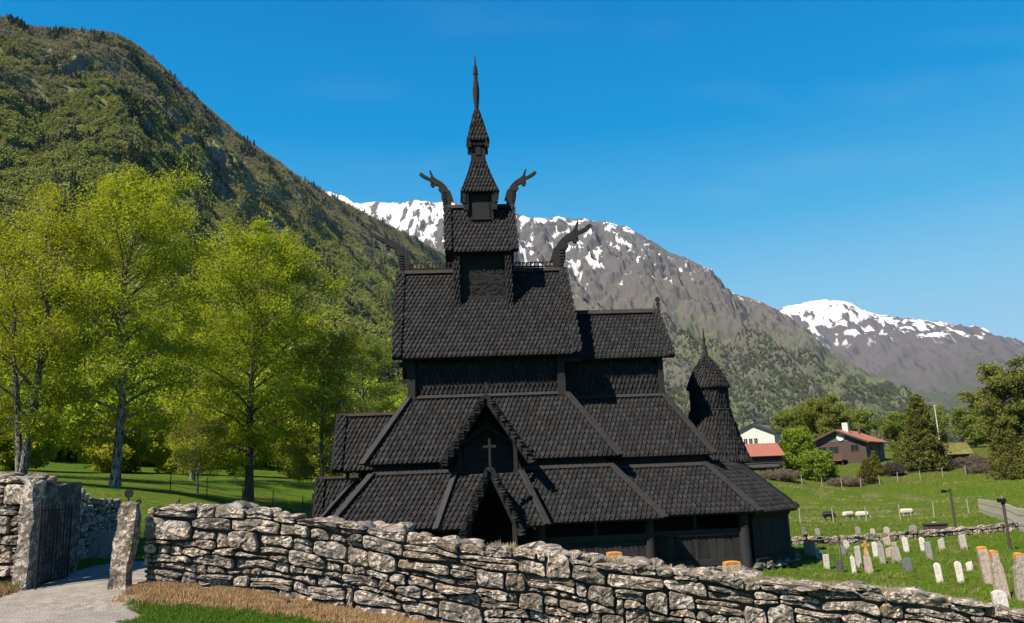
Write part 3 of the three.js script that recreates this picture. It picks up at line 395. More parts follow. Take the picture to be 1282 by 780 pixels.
  // portals with two stacked gables (south and west)
  function portal(F, upV, upIn, bayTop, bayEave, porchV) {
    const G = (s, y, o) => F(o, y, s); // gable() runs along the ridge: s = outward, o = across
    roofPart('portal_gable_roof', (sl, sh, ex) => { gable(sl, sh, ex, G, upIn, upV, 5.78, 3.66, 1.42, { both: 1, verge: [-1], vw: .3, ridge: true, ridgeW: .14, th: .12 }); });
    { const m = new MB(); const o = upV - .95; m.prism([F(-1.25, 3.3, o), F(1.25, 3.3, o), F(1.2, 3.7, o), F(.0, 5.4, o), F(-1.2, 3.7, o)], V().subVectors(F(0, 0, 1), F(0, 0, 0)), .06, board(.9)); const p = part('portal_gable_wall', m.geo(), M.tar, CH);
      for (let k = 0; k < 4; k++) { const b = new MB(), y = 3.42 + k * .23, h = 1.25 - Math.max(0, (y - 3.6)) * .68; b.beam(F(-h + .12, y, o + .05), F(h - .12, y, o + .05), .05, .215, UP, tone(.2).map(v => v * 1.2)); part('plank', b.geo(), M.tar, p); }
      for (const s of [-1, 1]) { const b = new MB(); b.beam(F(s * .95, 4.25, o + .3), F(-s * .1, 4.95, o + .3), .09, .09, UP, board(1.2)); b.beam(F(s * .92, 3.4, o + .5), F(s * .92, 4.3, o + .5), .12, .12, V(1, 0, 0), board(1.1)); part('brace', b.geo(), M.tar, p); } }
    roofPart('porch_bay_roof', (sl, sh, ex) => { const yt = 3.32, ye = 1.72, out = V().subVectors(F(0, 1, 1), F(0, 0, 0)).normalize();
      panel(sl, sh, F(-1.06, yt, bayTop), F(-.05, yt, bayTop), F(-.85, ye, bayEave), F(-1.64, ye, bayEave), out); panel(sl, sh, F(.05, yt, bayTop), F(1.06, yt, bayTop), F(1.64, ye, bayEave), F(.85, ye, bayEave), out);
      for (const s of [-1, 1]) { const so = V().subVectors(F(s, 1, 0), F(0, 0, 0)).normalize(); panel(sl, sh, F(s * 1.06, yt, bayTop), F(s * 1.06, yt, bayTop - 1.9), F(s * 1.64, ye, bayTop - 1.9), F(s * 1.64, ye, bayEave), so); const m = new MB(); capBoard(m, F(s * 1.06, yt + .02, bayTop), F(s * 1.67, ye - .03, bayEave + .03), V().subVectors(F(s * .5, 1, .6), F(0, 0, 0)).normalize(), .2, .07, 1.7, .06); (ex.hip_board ||= []).push(m); } });
    roofPart('porch_roof', (sl, sh, ex) => gable(sl, sh, ex, G, bayTop - .5, porchV, 3.42, 1.52, .86, { both: 1, verge: [-1], vw: .26, ridgeW: .1, th: .1 }));
    { const m = new MB(), o = porchV - .2; for (const s of [-1, 1]) { const b = new MB(); b.beam(F(s * .68, 0, o), F(s * .68, 1.75, o), .13, .13, V(1, 0, 0), board(1.3)); part('porch_post', b.geo(), M.tar, CH); }
      const c = new MB(); c.beam(F(0, 3.3, porchV - .12), F(0, 4.36, porchV - .12), .08, .07, V(1, 0, 0), board(1.0, .03)); c.beam(F(-.2, 4.12, porchV - .12), F(.2, 4.12, porchV - .12), .09, .08, UP, board(1.0, .03)); part('cross', c.geo(), M.tar, CH);
      const d = new MB(); d.beam(F(0, 0, 4.02 + (upV - 5.45)), F(0, 2.2, 4.02 + (upV - 5.45)), 1.1, .06, V().subVectors(F(0, 0, 1), F(0, 0, 0)), board(.9)); part('door', d.geo(), M.tar, CH);
      const st = new MB(); st.beam(F(0, 5.75, upV - .1), F(0, 6.3, upV - .1), .07, .07, V(1, 0, 0), board(1.1)); part('finial', st.geo(), M.tar, CH); }
  }
  portal((s, y, o) => V(s - .18, y, o), 5.3, 2.5, 5.0, 6.75, 7.0);
  portal((s, y, o) => V(-o, y, s), 5.72, 2.9, 4.9, 6.3, 6.5);
  // belfry on the ridge
  roofPart('belfry_roof', (sl, sh, ex) => gable(sl, sh, ex, FX, -1.46, 1.40, 14.2, 11.9, 1.4, { vw: .26 }));
  { const m = new MB(); m.box(0, 11.0, 0, 2.0, 2.6, 1.9, board(.9)); for (const x of [-1, 1]) m.prism(x < 0 ? [V(-1, 12.2, -.95), V(-1, 12.2, .95), V(-1, 13.8, 0)] : [V(1, 12.2, .95), V(1, 12.2, -.95), V(1, 13.8, 0)], V(x, 0, 0), .08, board(.9)); const b = part('belfry', m.geo(), M.tar, CH);
    const pm = new MB(); pm.box(0, 10.98, .99, 1.72, .62, .07, board(1.0)); pm.box(0, 10.36, .99, 1.72, .56, .06, board(1.0)); for (let k = 0; k < 160; k++) { const x = (rnd() - .5) * 1.6, y = 10.14 + rnd() * 1.1; pm.obox(V(x, y, 1.03), V(.02 + rnd() * .04, (rnd() - .5) * .05, 0), V((rnd() - .5) * .04, .015 + rnd() * .02, 0), V(0, 0, .012), board(1.15)); } pm.box(0, 10.1, 1.03, 1.76, .14, .1, board(1.2)); part('carved_panel', pm.geo(), M.tar, b);
    for (const x of [-1.04, 1.0]) { const p = new MB(); p.box(x, 10.62, 1.12, .25, 2.35, .3, board(.9)); shingles(p, V(x - .125, 11.75, 1.28), V(x + .125, 11.75, 1.28), V(x + .125, 9.45, 1.28), V(x - .125, 9.45, 1.28), V(0, 0, 1), .125, .2); part('corner_post', p.geo(), M.tar, b); const q = new MB(); q.box(x, 10.9, -1.12, .25, 2, .3, board(.9)); part('corner_post', q.geo(), M.tar, b); } }
  // stepped ridge turret and spire
  function pyramid(name, y0, h0, y1, h1, y2, h2) { return roofPart(name, (sl, sh) => { const seg = (ya, a, yb, b) => { for (let k = 0; k < 4; k++) { const R = (x, z) => k === 0 ? V(x, 0, z) : k === 1 ? V(z, 0, -x) : k === 2 ? V(-x, 0, -z) : V(-z, 0, x); const A = R(-a, a).setY(ya), B = R(a, a).setY(ya), C = R(b, b).setY(yb), D = R(-b, b).setY(yb); panel(sl, k !== 2 ? sh : null, A, B, C, D, R(0, 1).add(V(0, .5, 0)).normalize(), { w: .14, e: .21, th: .05 }); } }; seg(y0, h0, y1, h1); seg(y1, h1, y2, h2); }); }
  pyramid('turret_roof', 16.15, .27, 15.55, .42, 14.62, .74); pyramid('spire_cap', 18.5, .07, 17.8, .24, 16.98, .43);
  { const m = new MB(); m.box(0, 14.0, 0, 1.06, 1.5, 1.06, board(.9)); m.box(0, 13.85, .54, .74, .66, .05, board(1.1)); m.box(0, 13.5, .56, .8, .08, .08, board(1.2)); for (const x of [-.58, .58]) for (const z of [-.58, .58]) { m.box(x, 14.25, z, .2, .8, .2, board(.9)); m.box(x * 1.12, 14.35, z * 1.12, .14, .4, .14, board(.9)); } const t = part('ridge_turret', m.geo(), M.tar, CH);
    const k = new MB(); k.box(0, 16.5, 0, .6, .9, .6, board(.9)); k.box(0, 16.85, .0, .74, .14, .74, board(.9)); k.box(.0, 16.55, .31, .2, .4, .04, board(.9)); for (const x of [-.36, .36]) for (const z of [-.36, .36]) k.box(x, 16.82, z, .14, .28, .14, board(.9)); part('spire_neck', k.geo(), M.tar, t);
    const s = new THREE.LatheGeometry([[.11, 18.3], [.09, 18.5], [.085, 18.6], [.12, 18.95], [.145, 19.35], [.13, 19.45], [.15, 19.5], [.13, 19.56], [.09, 19.9], [.07, 20.1], [.115, 20.16], [.115, 20.2], [.075, 20.24], [.11, 20.34], [.07, 20.42], [.09, 20.5], [.05, 20.56], [.035, 20.7], [.012, 21.1], [0, 21.12]].map(a => new THREE.Vector2(...a)), 12); part('spire', tinted(s, board(1)), M.tar, CH); }
  // carved dragon heads on the gables
  const dz = [[525, 450], [532, 420], [540, 385], [541, 350], [549, 345], [558, 331], [552, 318], [545, 319], [565, 305], [580, 300], [584, 312], [597, 315], [606, 300], [603, 284], [612, 272], [630, 263], [655, 249], [673, 233], [668, 221], [655, 225], [640, 238], [618, 251], [608, 257], [602, 243], [611, 212], [606, 206], [598, 224], [588, 249], [570, 264], [545, 279], [525, 297], [508, 317], [499, 335], [486, 345], [476, 383], [468, 408], [481, 405], [484, 450]];
  const shp = new THREE.Shape(dz.map(([a, b]) => new THREE.Vector2((a - 505) * .0067, (450 - b) * .0067)));
  const dg = new THREE.ExtrudeGeometry(shp, { depth: .07, bevelEnabled: true, bevelThickness: .03, bevelSize: .012, bevelSegments: 2 }); dg.translate(0, 0, -.035); tinted(dg, board(1.15));
  const eye = new MB(); eye.box(.62, 1.1, .09, .07, .05, .03, board(1.8)); for (let k = 0; k < 7; k++) eye.obox(V(.1 + k * .005, .08 + k * .1, .085), V(.07, .02, 0), V(-.01, .02, 0), V(0, 0, .015), board(1.6)); const eg = eye.geo();
  function dragon(x, y, s, mir, tilt) { const d = part('dragon_head', dg, M.tar, CH); d.position.set(x, y, 0); d.scale.set(s * mir, s, s); d.rotation.z = tilt; part('carving', eg, M.tar, d); }
  dragon(1.28, 14.18, 1, 1, 0); dragon(-1.33, 14.18, 1, -1, 0); dragon(3.12, 11.42, 1.28, 1, -.02); dragon(-3.1, 11.42, 1.12, -1, .02);
  // rough stones under the sills
  const fr = mulberry(9); const base = new THREE.Group(); base.name = 'foundation'; CH.add(base);
  const rk = [0, 1, 2].map(k => { const g = new THREE.IcosahedronGeometry(1, 2), p = g.attributes.position, v = V(); for (let i = 0; i < p.count; i++) { v.fromBufferAttribute(p, i); const s = 1 + .3 * n3(v.x * 1.3 + k * 9, v.y * 1.3, v.z * 1.3); v.multiplyScalar(s); v.y = Math.sign(v.y) * Math.min(Math.abs(v.y), .72); p.setXYZ(i, v.x, v.y, v.z); } return toCreasedNormals(g, .6); });
  const setStone = (x, z, s) => { const m = part('stone', rk[Math.floor(fr() * 3)], stoneTones[3], base); m.position.set(x, -.02, z); m.scale.set(s, s * .55, s * .8); m.rotation.y = fr() * 6; };
  for (let x = 1.5; x < 8.4; x += .42) setStone(x, x < 4.9 ? 5.32 : 4.75, .2 + fr() * .1); for (const [x, z] of [[8.6, 4.6], [9.0, 4.25], [9.4, 3.95], [9.8, 3.6], [10.2, 3.2], [10.5, 2.7], [10.7, 2.2], [10.9, 1.6], [11.1, 1.0], [11.25, .4], [11.3, -.3]]) setStone(x, z, .26 + fr() * .12);
}

// ------------------------------------------------------------ dry stone walls
const rockGeos = [0, 1, 2, 3, 4, 5].map(k => { const g = mergeVertices(new THREE.IcosahedronGeometry(1, 3).deleteAttribute('normal').deleteAttribute('uv')), p = g.attributes.position, v = V(), r = mulberry(200 + k), cuts = []; for (let i = 0; i < 9; i++) cuts.push([inBall(r).normalize(), .55 + r() * .3]);
  for (let i = 0; i < p.count; i++) { v.fromBufferAttribute(p, i); for (const [n, d] of cuts) { const q = v.dot(n) - d; if (q > 0) v.addScaledVector(n, -q * .92); } v.multiplyScalar(1 + .05 * n3(v.x * 3 + k * 9, v.y * 3, v.z * 3)); p.setXYZ(i, v.x, v.y, v.z); }
  const h = toCreasedNormals(g, .5), q = h.attributes.position, u = []; for (let i = 0; i < q.count; i++) u.push(q.getX(i) * .3 + q.getZ(i) * .23 + k, q.getY(i) * .3 + q.getZ(i) * .2); h.setAttribute('uv', new THREE.Float32BufferAttribute(u, 2)); return h; });
function dryWall(name, label, { p0, p1, base, cap, thick = .9, seed, caps = 1, gapTop = 0 }) {
  const r = mulberry(seed), P0 = V(p0[0], 0, p0[1]), d = V(p1[0] - p0[0], 0, p1[1] - p0[1]), L = d.length(); d.normalize(); const n = V(-d.z, 0, d.x); // n faces the viewer when p0 is left
  const W = thing(name, label, 'stone wall', [p0[0], 0, p0[1]]); const Q = (s, t, o) => V(d.x * s + n.x * o, t, d.z * s + n.z * o);
  // rough courses of flat stones; some span two courses, some are split into thin slabs
  const cells = [], put = poly => { let A = 0; for (let i = 0; i < poly.length; i++) { const p = poly[i], q = poly[(i + 1) % poly.length]; A += p[0] * q[1] - q[0] * p[1]; } A = Math.abs(A) / 2; if (A > .0012) cells.push({ poly, A }); };
  { const bot = s => base(s) - .22, hs = []; let sum = 0, maxH = 0; for (let s = 0; s <= L; s += .5) maxH = Math.max(maxH, cap(s) - bot(s)); while (sum < maxH) { const h = .10 + r() * .13; hs.push(h); sum += h; }
    const acc = [0]; hs.forEach(h => acc.push(acc[acc.length - 1] + h)); const line = (k, s) => bot(s) + (acc[k] + fbm(s * .9 + k * 3.1, seed + k, 3) * .085) * (cap(s) - bot(s)) / maxH; let busy = [];
    for (let k = 0; k < hs.length; k++) { const next = []; let s = -r() * .3; while (s < L) {
      const hit = busy.find(([a, b]) => s >= a - .03 && s < b); if (hit) { s = hit[1]; continue; }
      let w = hs[k] * (1.0 + Math.pow(r(), 1.4) * 3.4) + .05; const nb = busy.find(([a]) => a > s && a < s + w + .1); if (nb) { w = nb[0] - s; if (w < .05) { s = nb[1]; continue; } }
      const a = Math.max(0, s), b = Math.min(L, s + w); s += w; if (b - a < .05) continue; const tall = r() < .16 && k < hs.length - 1, kt = tall ? k + 2 : k + 1; if (tall) next.push([a, b]);
      const g = .008 + r() * .012, sl = (r() - .5) * .05, sr = (r() - .5) * .05, dip = r() < .5 ? r() * .03 : 0, hump = r() * .022; const y0 = x => line(k, x) + g, y1 = x => line(kt, x) - g - dip; const quad = (f0, f1) => { const lo = x => mix(y0(x), y1(x), f0), hi = x => mix(y0(x), y1(x), f1), m1 = mix(a, b, .3 + r() * .15), m2 = mix(a, b, .6 + r() * .15); put([[a + g + sl * f0, lo(a)], [m1, lo(m1) - hump * .3], [m2, lo(m2)], [b - g + sr * f0, lo(b)], [b - g - sr * .4, mix(lo(b), hi(b), .55)], [b - g - sr - r() * .03, hi(b) - r() * .025], [m2, hi(m2) + hump * .5], [m1, hi(m1) + hump * .4], [a + g - sl + r() * .03, hi(a) - r() * .025], [a + g - sl * .4, mix(lo(a), hi(a), .5)]]); };
      if (!tall && hs[k] > .15 && r() < .3) { const f = .35 + r() * .3; quad(0, f - .05); quad(f + .05, 1); } else quad(0, 1); }
      busy = next; } }
  const made = cells.map(({ poly, A }) => {
    let o = []; const nP = poly.length; for (let i = 0; i < nP; i++) { const p = poly[i], q = poly[(i + 1) % nP], l = Math.hypot(q[0] - p[0], q[1] - p[1]); if (l < .015) { o.push([(p[0] + q[0]) / 2, (p[1] + q[1]) / 2]); continue; } const c = Math.min(.25, .012 / l + .05 + r() * .08); o.push([mix(p[0], q[0], c), mix(p[1], q[1], c)]); if (l > .14) o.push([mix(p[0], q[0], .5), mix(p[1], q[1], .5)]); o.push([mix(p[0], q[0], 1 - c), mix(p[1], q[1], 1 - c)]); }
    o = o.map(p => [p[0] + (r() - .5) * .016, p[1] + (r() - .5) * .014]); const cx = o.reduce((s, p) => s + p[0], 0) / o.length, cy = o.reduce((s, p) => s + p[1], 0) / o.length, size = Math.sqrt(A);
    const f = (r() - .5) * .11, bulge = size * (r() * .05), tx = (r() - .5) * .34, ty = (r() - .35) * .25, nz = r() * 50; const rings = [[.88, -.26, 0], [.98, -.06, 0], [1, -.012, 1], [.94, .012, 1], [.6, .014 + bulge * .8, 1], [.25, .014 + bulge, 1]];
    const pos = [], idx = [], m = o.length; rings.forEach(([k, z, w]) => o.forEach(p => { const x = cx + (p[0] - cx) * k, y = cy + (p[1] - cy) * k; pos.push([x, y, f + z + w * ((x - cx) * tx + (y - cy) * ty + .02 * n3(x * 9, y * 9, nz) + .012 * n3(x * 22, y * 22, nz))]); })); pos.push([cx, cy, f + .02 + bulge * 1.02 + .015 * n3(cx * 9, cy * 9, nz)]);
    for (let k = 0; k < rings.length - 1; k++) for (let i = 0; i < m; i++) { const a = k * m + i, b = k * m + (i + 1) % m; idx.push(a, b, a + m, b, b + m, a + m); } const c = pos.length - 1, l = (rings.length - 1) * m; for (let i = 0; i < m; i++) idx.push(l + i, l + (i + 1) % m, c);
    const P = [], U = []; const u0 = r() * 9, v0 = r() * 9; for (const [x, y, z] of pos) { const w = Q(x, y, z); P.push(w.x, w.y, w.z); U.push(x - cx + u0 + z * .7, y - cy + v0 + z * .6); }
    let g = new THREE.BufferGeometry(); g.setAttribute('position', new THREE.Float32BufferAttribute(P, 3)); g.setAttribute('uv', new THREE.Float32BufferAttribute(U, 2)); g.setIndex(idx); return { g: toCreasedNormals(g, .5), A, s: cx };
  });
  made.sort((a, b) => b.A - a.A); const rest = [];
  made.forEach((q, i) => { if (i < 285) part('stone', q.g, stoneTones[Math.floor(r() * 6)], W); else rest.push(q.g); });
  if (rest.length) part('small_stones', mergeGeometries(rest), stoneTones[0], W, 'stuff');
  { const m = new MB(), k = 40; for (let i = 0; i < k; i++) { const s = L * i / k, e = L * (i + 1) / k, P = (a, t, o) => Q(a, t, o); const ts = cap(s) - .05, te = cap(e) - .05, bs = base(s) - .4, be = base(e) - .4; m.quad(P(s, bs, -.13), P(e, be, -.13), P(e, te, -.13), P(s, ts, -.13)); m.quad(P(s, ts, -.13), P(e, te, -.13), P(e, te, -thick), P(s, ts, -thick)); m.quad(P(e, be, -thick), P(s, bs, -thick), P(s, ts, -thick), P(e, te, -thick)); } m.quad(Q(0, base(0) - .4, -thick), Q(0, base(0) - .4, -.13), Q(0, cap(0) - .05, -.13), Q(0, cap(0) - .05, -thick)); m.quad(Q(L, base(L) - .4, -.13), Q(L, base(L) - .4, -thick), Q(L, cap(L) - .05, -thick), Q(L, cap(L) - .05, -.13)); part('core', m.geo(), M.core, W); }
  // flat capping stones and rubble across the top
  const nc = Math.round(L * 9 * caps); for (let k = 0; k < nc; k++) { const s = r() * L, o = -.12 - r() * (thick - .2), big = r() < .35, a = big ? .2 + r() * .14 : .09 + r() * .1, h = big ? .05 + r() * .07 : .035 + r() * .05; const m = part('cap_stone', rockGeos[Math.floor(r() * 6)], stoneTones[Math.floor(r() * 6)], W); m.position.copy(Q(s, cap(s) - .03 + h * .4 + gapTop * r() + caps * .035 * r(), o)); m.rotation.set((r() - .5) * .35, r() * 6, (r() - .5) * .35); m.scale.set(a, h, a * (.5 + r() * .4)); }
  return { W, Q, L, cap, base, d };
}
const lin = (pts) => s => { let i = 0; while (i < pts.length - 2 && s > pts[i + 1][0]) i++; return mix(pts[i][1], pts[i + 1][1], clamp((s - pts[i][0]) / (pts[i + 1][0] - pts[i][0]))); };
const WALLR = dryWall('dry_stone_wall', 'long lichened dry stone wall of the churchyard, in front of the church', { p0: [-6.12, -13.62], p1: [10.2, -12.45], seed: 31, thick: 1.0,
  base: lin([[0, 1.62], [2.2, 1.42], [4, 1.05], [6, .68], [9.2, .15], [13.2, -.45], [16.4, -.9]]), cap: lin([[0, 2.86], [1.8, 2.74], [3, 2.52], [4, 2.33], [5.1, 2.10], [6.2, 1.97], [7.6, 1.72], [9.2, 1.46], [10.4, 1.31], [12, 1.14], [13.6, .80], [16.4, .35]]) });
const WALLL = dryWall('dry_stone_wall', 'tall stone wall ending at the iron gate, under the birches', { p0: [-14.5, -14.3], p1: [-8.12, -13.74], seed: 57, thick: 1.4, base: lin([[0, 1.8], [6.4, 1.68]]), cap: lin([[0, 3.62], [6.4, 3.42]]) });
const WALLB = dryWall('dry_stone_wall', 'shaded low stone wall running back from the gate towards the birch', { p0: [-8.15, -15.3], p1: [-10.6, -22], seed: 71, thick: .8, caps: .6, base: lin([[0, 1.7], [7, 2.2]]), cap: lin([[0, 3.1], [2, 2.95], [7, 2.9]]) });
const WALLG = dryWall('dry_stone_wall', 'low stone wall across the graveyard below the pasture', { p0: [11.5, -41.5], p1: [25, -39], seed: 83, thick: .6, caps: .45, base: s => groundY(11.5 + s * .98, -41.5 + s * .18) - .05, cap: s => groundY(11.5 + s * .98, -41.5 + s * .18) + .32 });
{ // dry turf and moss on the wall top
  const r = mulberry(404), im = new THREE.InstancedMesh(tuft(3, 16, .07, .011), std({ color: 0xffffff, roughness: 1 }), 2600), m = new THREE.Matrix4(), c = new THREE.Color();
  for (let k = 0; k < 2600; k++) { const s = 5.5 + Math.pow(r(), .8) * 10.4, w = WALLR.Q(s, WALLR.cap(s) - .02, -.25 - r() * .75); const f = fbm(s * 1.3, k % 7, 2); m.compose(V(w.x - 6.12, w.y, w.z - 13.62), new THREE.Quaternion().setFromEuler(new THREE.Euler((r() - .5) * .8, r() * 6, (r() - .5) * .8)), V(1, .5 + r() * .7, 1).multiplyScalar(.6 + r() * .7)); im.setMatrixAt(k, m); im.setColorAt(k, c.setRGB(...mix3([.40, .32, .19], [.27, .23, .13], r()))); }
  im.name = 'dry_turf'; im.castShadow = im.receiveShadow = true; tag(im, 'straw coloured dry turf growing along the top of the stone wall', 'turf', null, 'stuff'); scene.add(im);
}
function tuft(seed, n, h, w) { const r = mulberry(seed), P = [], I = []; for (let k = 0; k < n; k++) { const a = r() * TAU, x = (r() - .5) * h * 1.1, z = (r() - .5) * h * 1.1, H = h * (.5 + r() * .7), bx = (r() - .5) * H * .9, bz = (r() - .5) * H * .9, o = P.length / 3; P.push(x - Math.cos(a) * w / 2, 0, z - Math.sin(a) * w / 2, x + Math.cos(a) * w / 2, 0, z + Math.sin(a) * w / 2, x + bx * .4 + Math.cos(a) * w * .3, H * .6, z + bz * .4 + Math.sin(a) * w * .3, x + bx, H, z + bz); I.push(o, o + 1, o + 2, o, o + 2, o + 3); } const g = new THREE.BufferGeometry(); g.setAttribute('position', new THREE.Float32BufferAttribute(P, 3)); g.setIndex(I); g.computeVertexNormals(); return g; }
{ // lawn and dry grass before the wall
  const put = (name, label, cat, geo, n, fn) => { const r = mulberry(n), im = new THREE.InstancedMesh(geo, leafMat([1, 1, 1], .25), n), m = new THREE.Matrix4(), c = new THREE.Color(); for (let k = 0; k < n; k++) { let q; do q = fn(r); while (!q); m.compose(V(q[0], groundY(q[0], q[1]) - .01, q[1]), new THREE.Quaternion().setFromAxisAngle(V(0, 1, 0), r() * 6), V(1, 1, 1).multiplyScalar(.6 + r() * .8)); im.setMatrixAt(k, m); im.setColorAt(k, c.setRGB(...q[2])); } im.name = numbered(name); im.castShadow = im.receiveShadow = true; tag(im, label, cat, null, 'stuff'); scene.add(im); };
  const wz = x => -13.62 + (x + 6.12) * .0717;
  put('lawn', 'short bright green grass in front of the stone wall', 'grass', tuft(8, 16, .05, .006), 16000, r => { const x = -6.2 + r() * 5.5, z = -12.9 + r() * 3.5; if (z > wz(x) + .95 + .35 * fbm(x * 1.1, z, 3) && x > -5.55 + fbm(z * 1.4, 3, 3) * .5 + (z + 12) * .3) return [x, z, mix3([.10, .23, .012], [.14, .24, .02], r())]; });
  put('dry_grass', 'withered straw coloured grass along the foot of the stone wall', 'grass', tuft(9, 14, .085, .007), 9000, r => { const x = -6.1 + r() * 5.5, z = wz(x) + .02 + r() * r() * 1.15; if (fbm(x * 1.5, z * 1.5, 3) > -.25) return [x, z, mix3([.66, .42, .22], [.52, .38, .19], r())]; });
  put('dry_grass', 'withered brown grass at the foot of the wall left of the gate', 'grass', tuft(10, 14, .12, .008), 2600, r => { const x = -11 + r() * 3.0, z = -13.65 + r() * 1.2; return [x, z, r() < .2 ? [.11, .2, .02] : mix3([.52, .32, .18], [.42, .29, .15], r())]; });
  put('lawn', 'lush grass of the churchyard lawn behind the gate', 'grass', tuft(11, 14, .06, .008), 14000, r => { const x = -14 + r() * 13, z = -15 - r() * 9; if (Math.abs(x + 7.2) > .75 || z < -17.5) if (!(z < -15 && z > -22.2 && x < -8.0 && x > -8.15 + (z + 15.3) * .37 - 1.1)) return [x, z, mix3([.09, .20, .012], [.13, .22, .02], r())]; });
}
{ const r = mulberry(777), n = 26000, im = new THREE.InstancedMesh(tuft(12, 12, .09, .012), leafMat([1, 1, 1], .25), n), m = new THREE.Matrix4(), c = new THREE.Color(); for (let k = 0; k < n; k++) { const z = -15 - Math.pow(r(), 1.3) * 50, x = 2 + r() * 12 + (-z) * .45 * r(), q = fbm(x * .35, z * .35, 3); m.compose(V(x, groundY(x, z) - .01, z), new THREE.Quaternion().setFromAxisAngle(V(0, 1, 0), r() * 6), V(1, 1, 1).multiplyScalar((.5 + r() * .8) * (1 + .7 * q) * (z < -45 ? 1.4 : 1))); im.setMatrixAt(k, m); im.setColorAt(k, c.setRGB(...(q > .28 && r() < .5 ? [.34, .32, .12] : mix3([.12, .24, .015], [.20, .28, .03], r())))); } im.name = numbered('lawn'); im.castShadow = im.receiveShadow = true; tag(im, 'uneven grass tufts over the graveyard lawn', 'grass', null, 'stuff'); scene.add(im); }
{ const r = mulberry(778), n = 30000, im = new THREE.InstancedMesh(tuft(13, 10, .22, .03), leafMat([1, 1, 1], .25), n), m = new THREE.Matrix4(), c = new THREE.Color(); for (let k = 0; k < n; k++) { const z = -58 - r() * 60, x = 14 + r() * 12 + (-z) * .5 * r(), q = fbm(x * .12, z * .2, 4); m.compose(V(x, groundY(x, z) - .02, z), new THREE.Quaternion().setFromAxisAngle(V(0, 1, 0), r() * 6), V(1, .7, 1).multiplyScalar((.4 + r() * .7) * (1 + 1.1 * q))); im.setMatrixAt(k, m); im.setColorAt(k, c.setRGB(...(q > .3 && r() < .6 ? [.40, .34, .17] : mix3([.14, .25, .015], [.24, .30, .04], r())))); } im.name = numbered('pasture_grass'); im.castShadow = im.receiveShadow = true; tag(im, 'uneven tufts of pasture grass below the houses', 'grass', null, 'stuff'); scene.add(im); }
// ------------------------------------------------------------ gate
function slab(name, label, x, z, w, h, dpt, lean, turn, seed, tone = 0) { const g = mergeVertices(new THREE.BoxGeometry(w, h + .3, dpt, 6, 16, 4).deleteAttribute('normal').deleteAttribute('uv')), p = g.attributes.position, v = V(); for (let i = 0; i < p.count; i++) { v.fromBufferAttribute(p, i); const t = v.y / (h + .3) + .5; v.x *= 1.08 - .16 * t; v.z *= 1.05 - .12 * t; v.x += .03 * n3(v.x * 3 + seed, v.y * 2, v.z * 3) + .012 * n3(v.x * 11, v.y * 9, seed); v.z += .03 * n3(v.x * 3, v.y * 2 + seed, v.z * 3); if (t > .9) v.y += .05 * n3(v.x * 5, seed, v.z * 5) - .05 * Math.abs(v.x) / w; p.setXYZ(i, v.x, v.y + h / 2 - .15, v.z); } const q = toCreasedNormals(g, .7), P = q.attributes.position, N = q.attributes.normal, u = []; for (let i = 0; i < P.count; i++) u.push(Math.abs(N.getX(i)) > .7 ? P.getZ(i) + seed : P.getX(i) + seed, P.getY(i) + P.getZ(i) * .3); q.setAttribute('uv', new THREE.Float32BufferAttribute(u, 2)); const m = top(name, q, stoneTones[tone], label, 'stone slab', 'gate slabs'); m.position.set(x, groundY(x, z) - .02, z); m.rotation.set(0, turn, lean); return m; }
slab('standing_slab', 'tall pale lichened slab standing at the end of the long wall, beside the gate gap', -6.4, -13.42, .28, 1.36, .26, -.09, .12, 3, 2);
slab('standing_slab', 'weathered upright slab behind the iron gate bars', -8.0, -13.6, .2, 1.74, .36, -.02, .05, 8, 0);
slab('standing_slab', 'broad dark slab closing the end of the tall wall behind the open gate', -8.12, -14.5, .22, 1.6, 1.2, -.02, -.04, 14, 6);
{ const g = thing('iron_gate', 'black wrought iron gate leaf standing open against the wall end', 'gate', [-7.72, 1.69, -13.42], 0); const a = V(0, 0, 0), dir = V(-.06, 0, -1.02); // leaf runs back along the wall end
  const bar = (name, p, q, rr) => part(name, tube([p, V().addVectors(p, q).multiplyScalar(.5), q], [rr, rr, rr], 6), M.iron, g); const at = (t, y) => V(dir.x * t, y, dir.z * t);
  for (let k = 0; k <= 9; k++) bar('bar', at(k / 9, .06), at(k / 9, 1.25 + .07 * Math.sin(k / 9 * Math.PI)), k % 9 ? .009 : .016); bar('rail', at(0, .1), at(1, .1), .012); bar('rail', at(0, .4), at(1, .4), .01); bar('rail', at(0, 1.22), at(1, 1.22), .012); bar('hinge_post', at(0, -.1), at(0, 1.42), .02); }
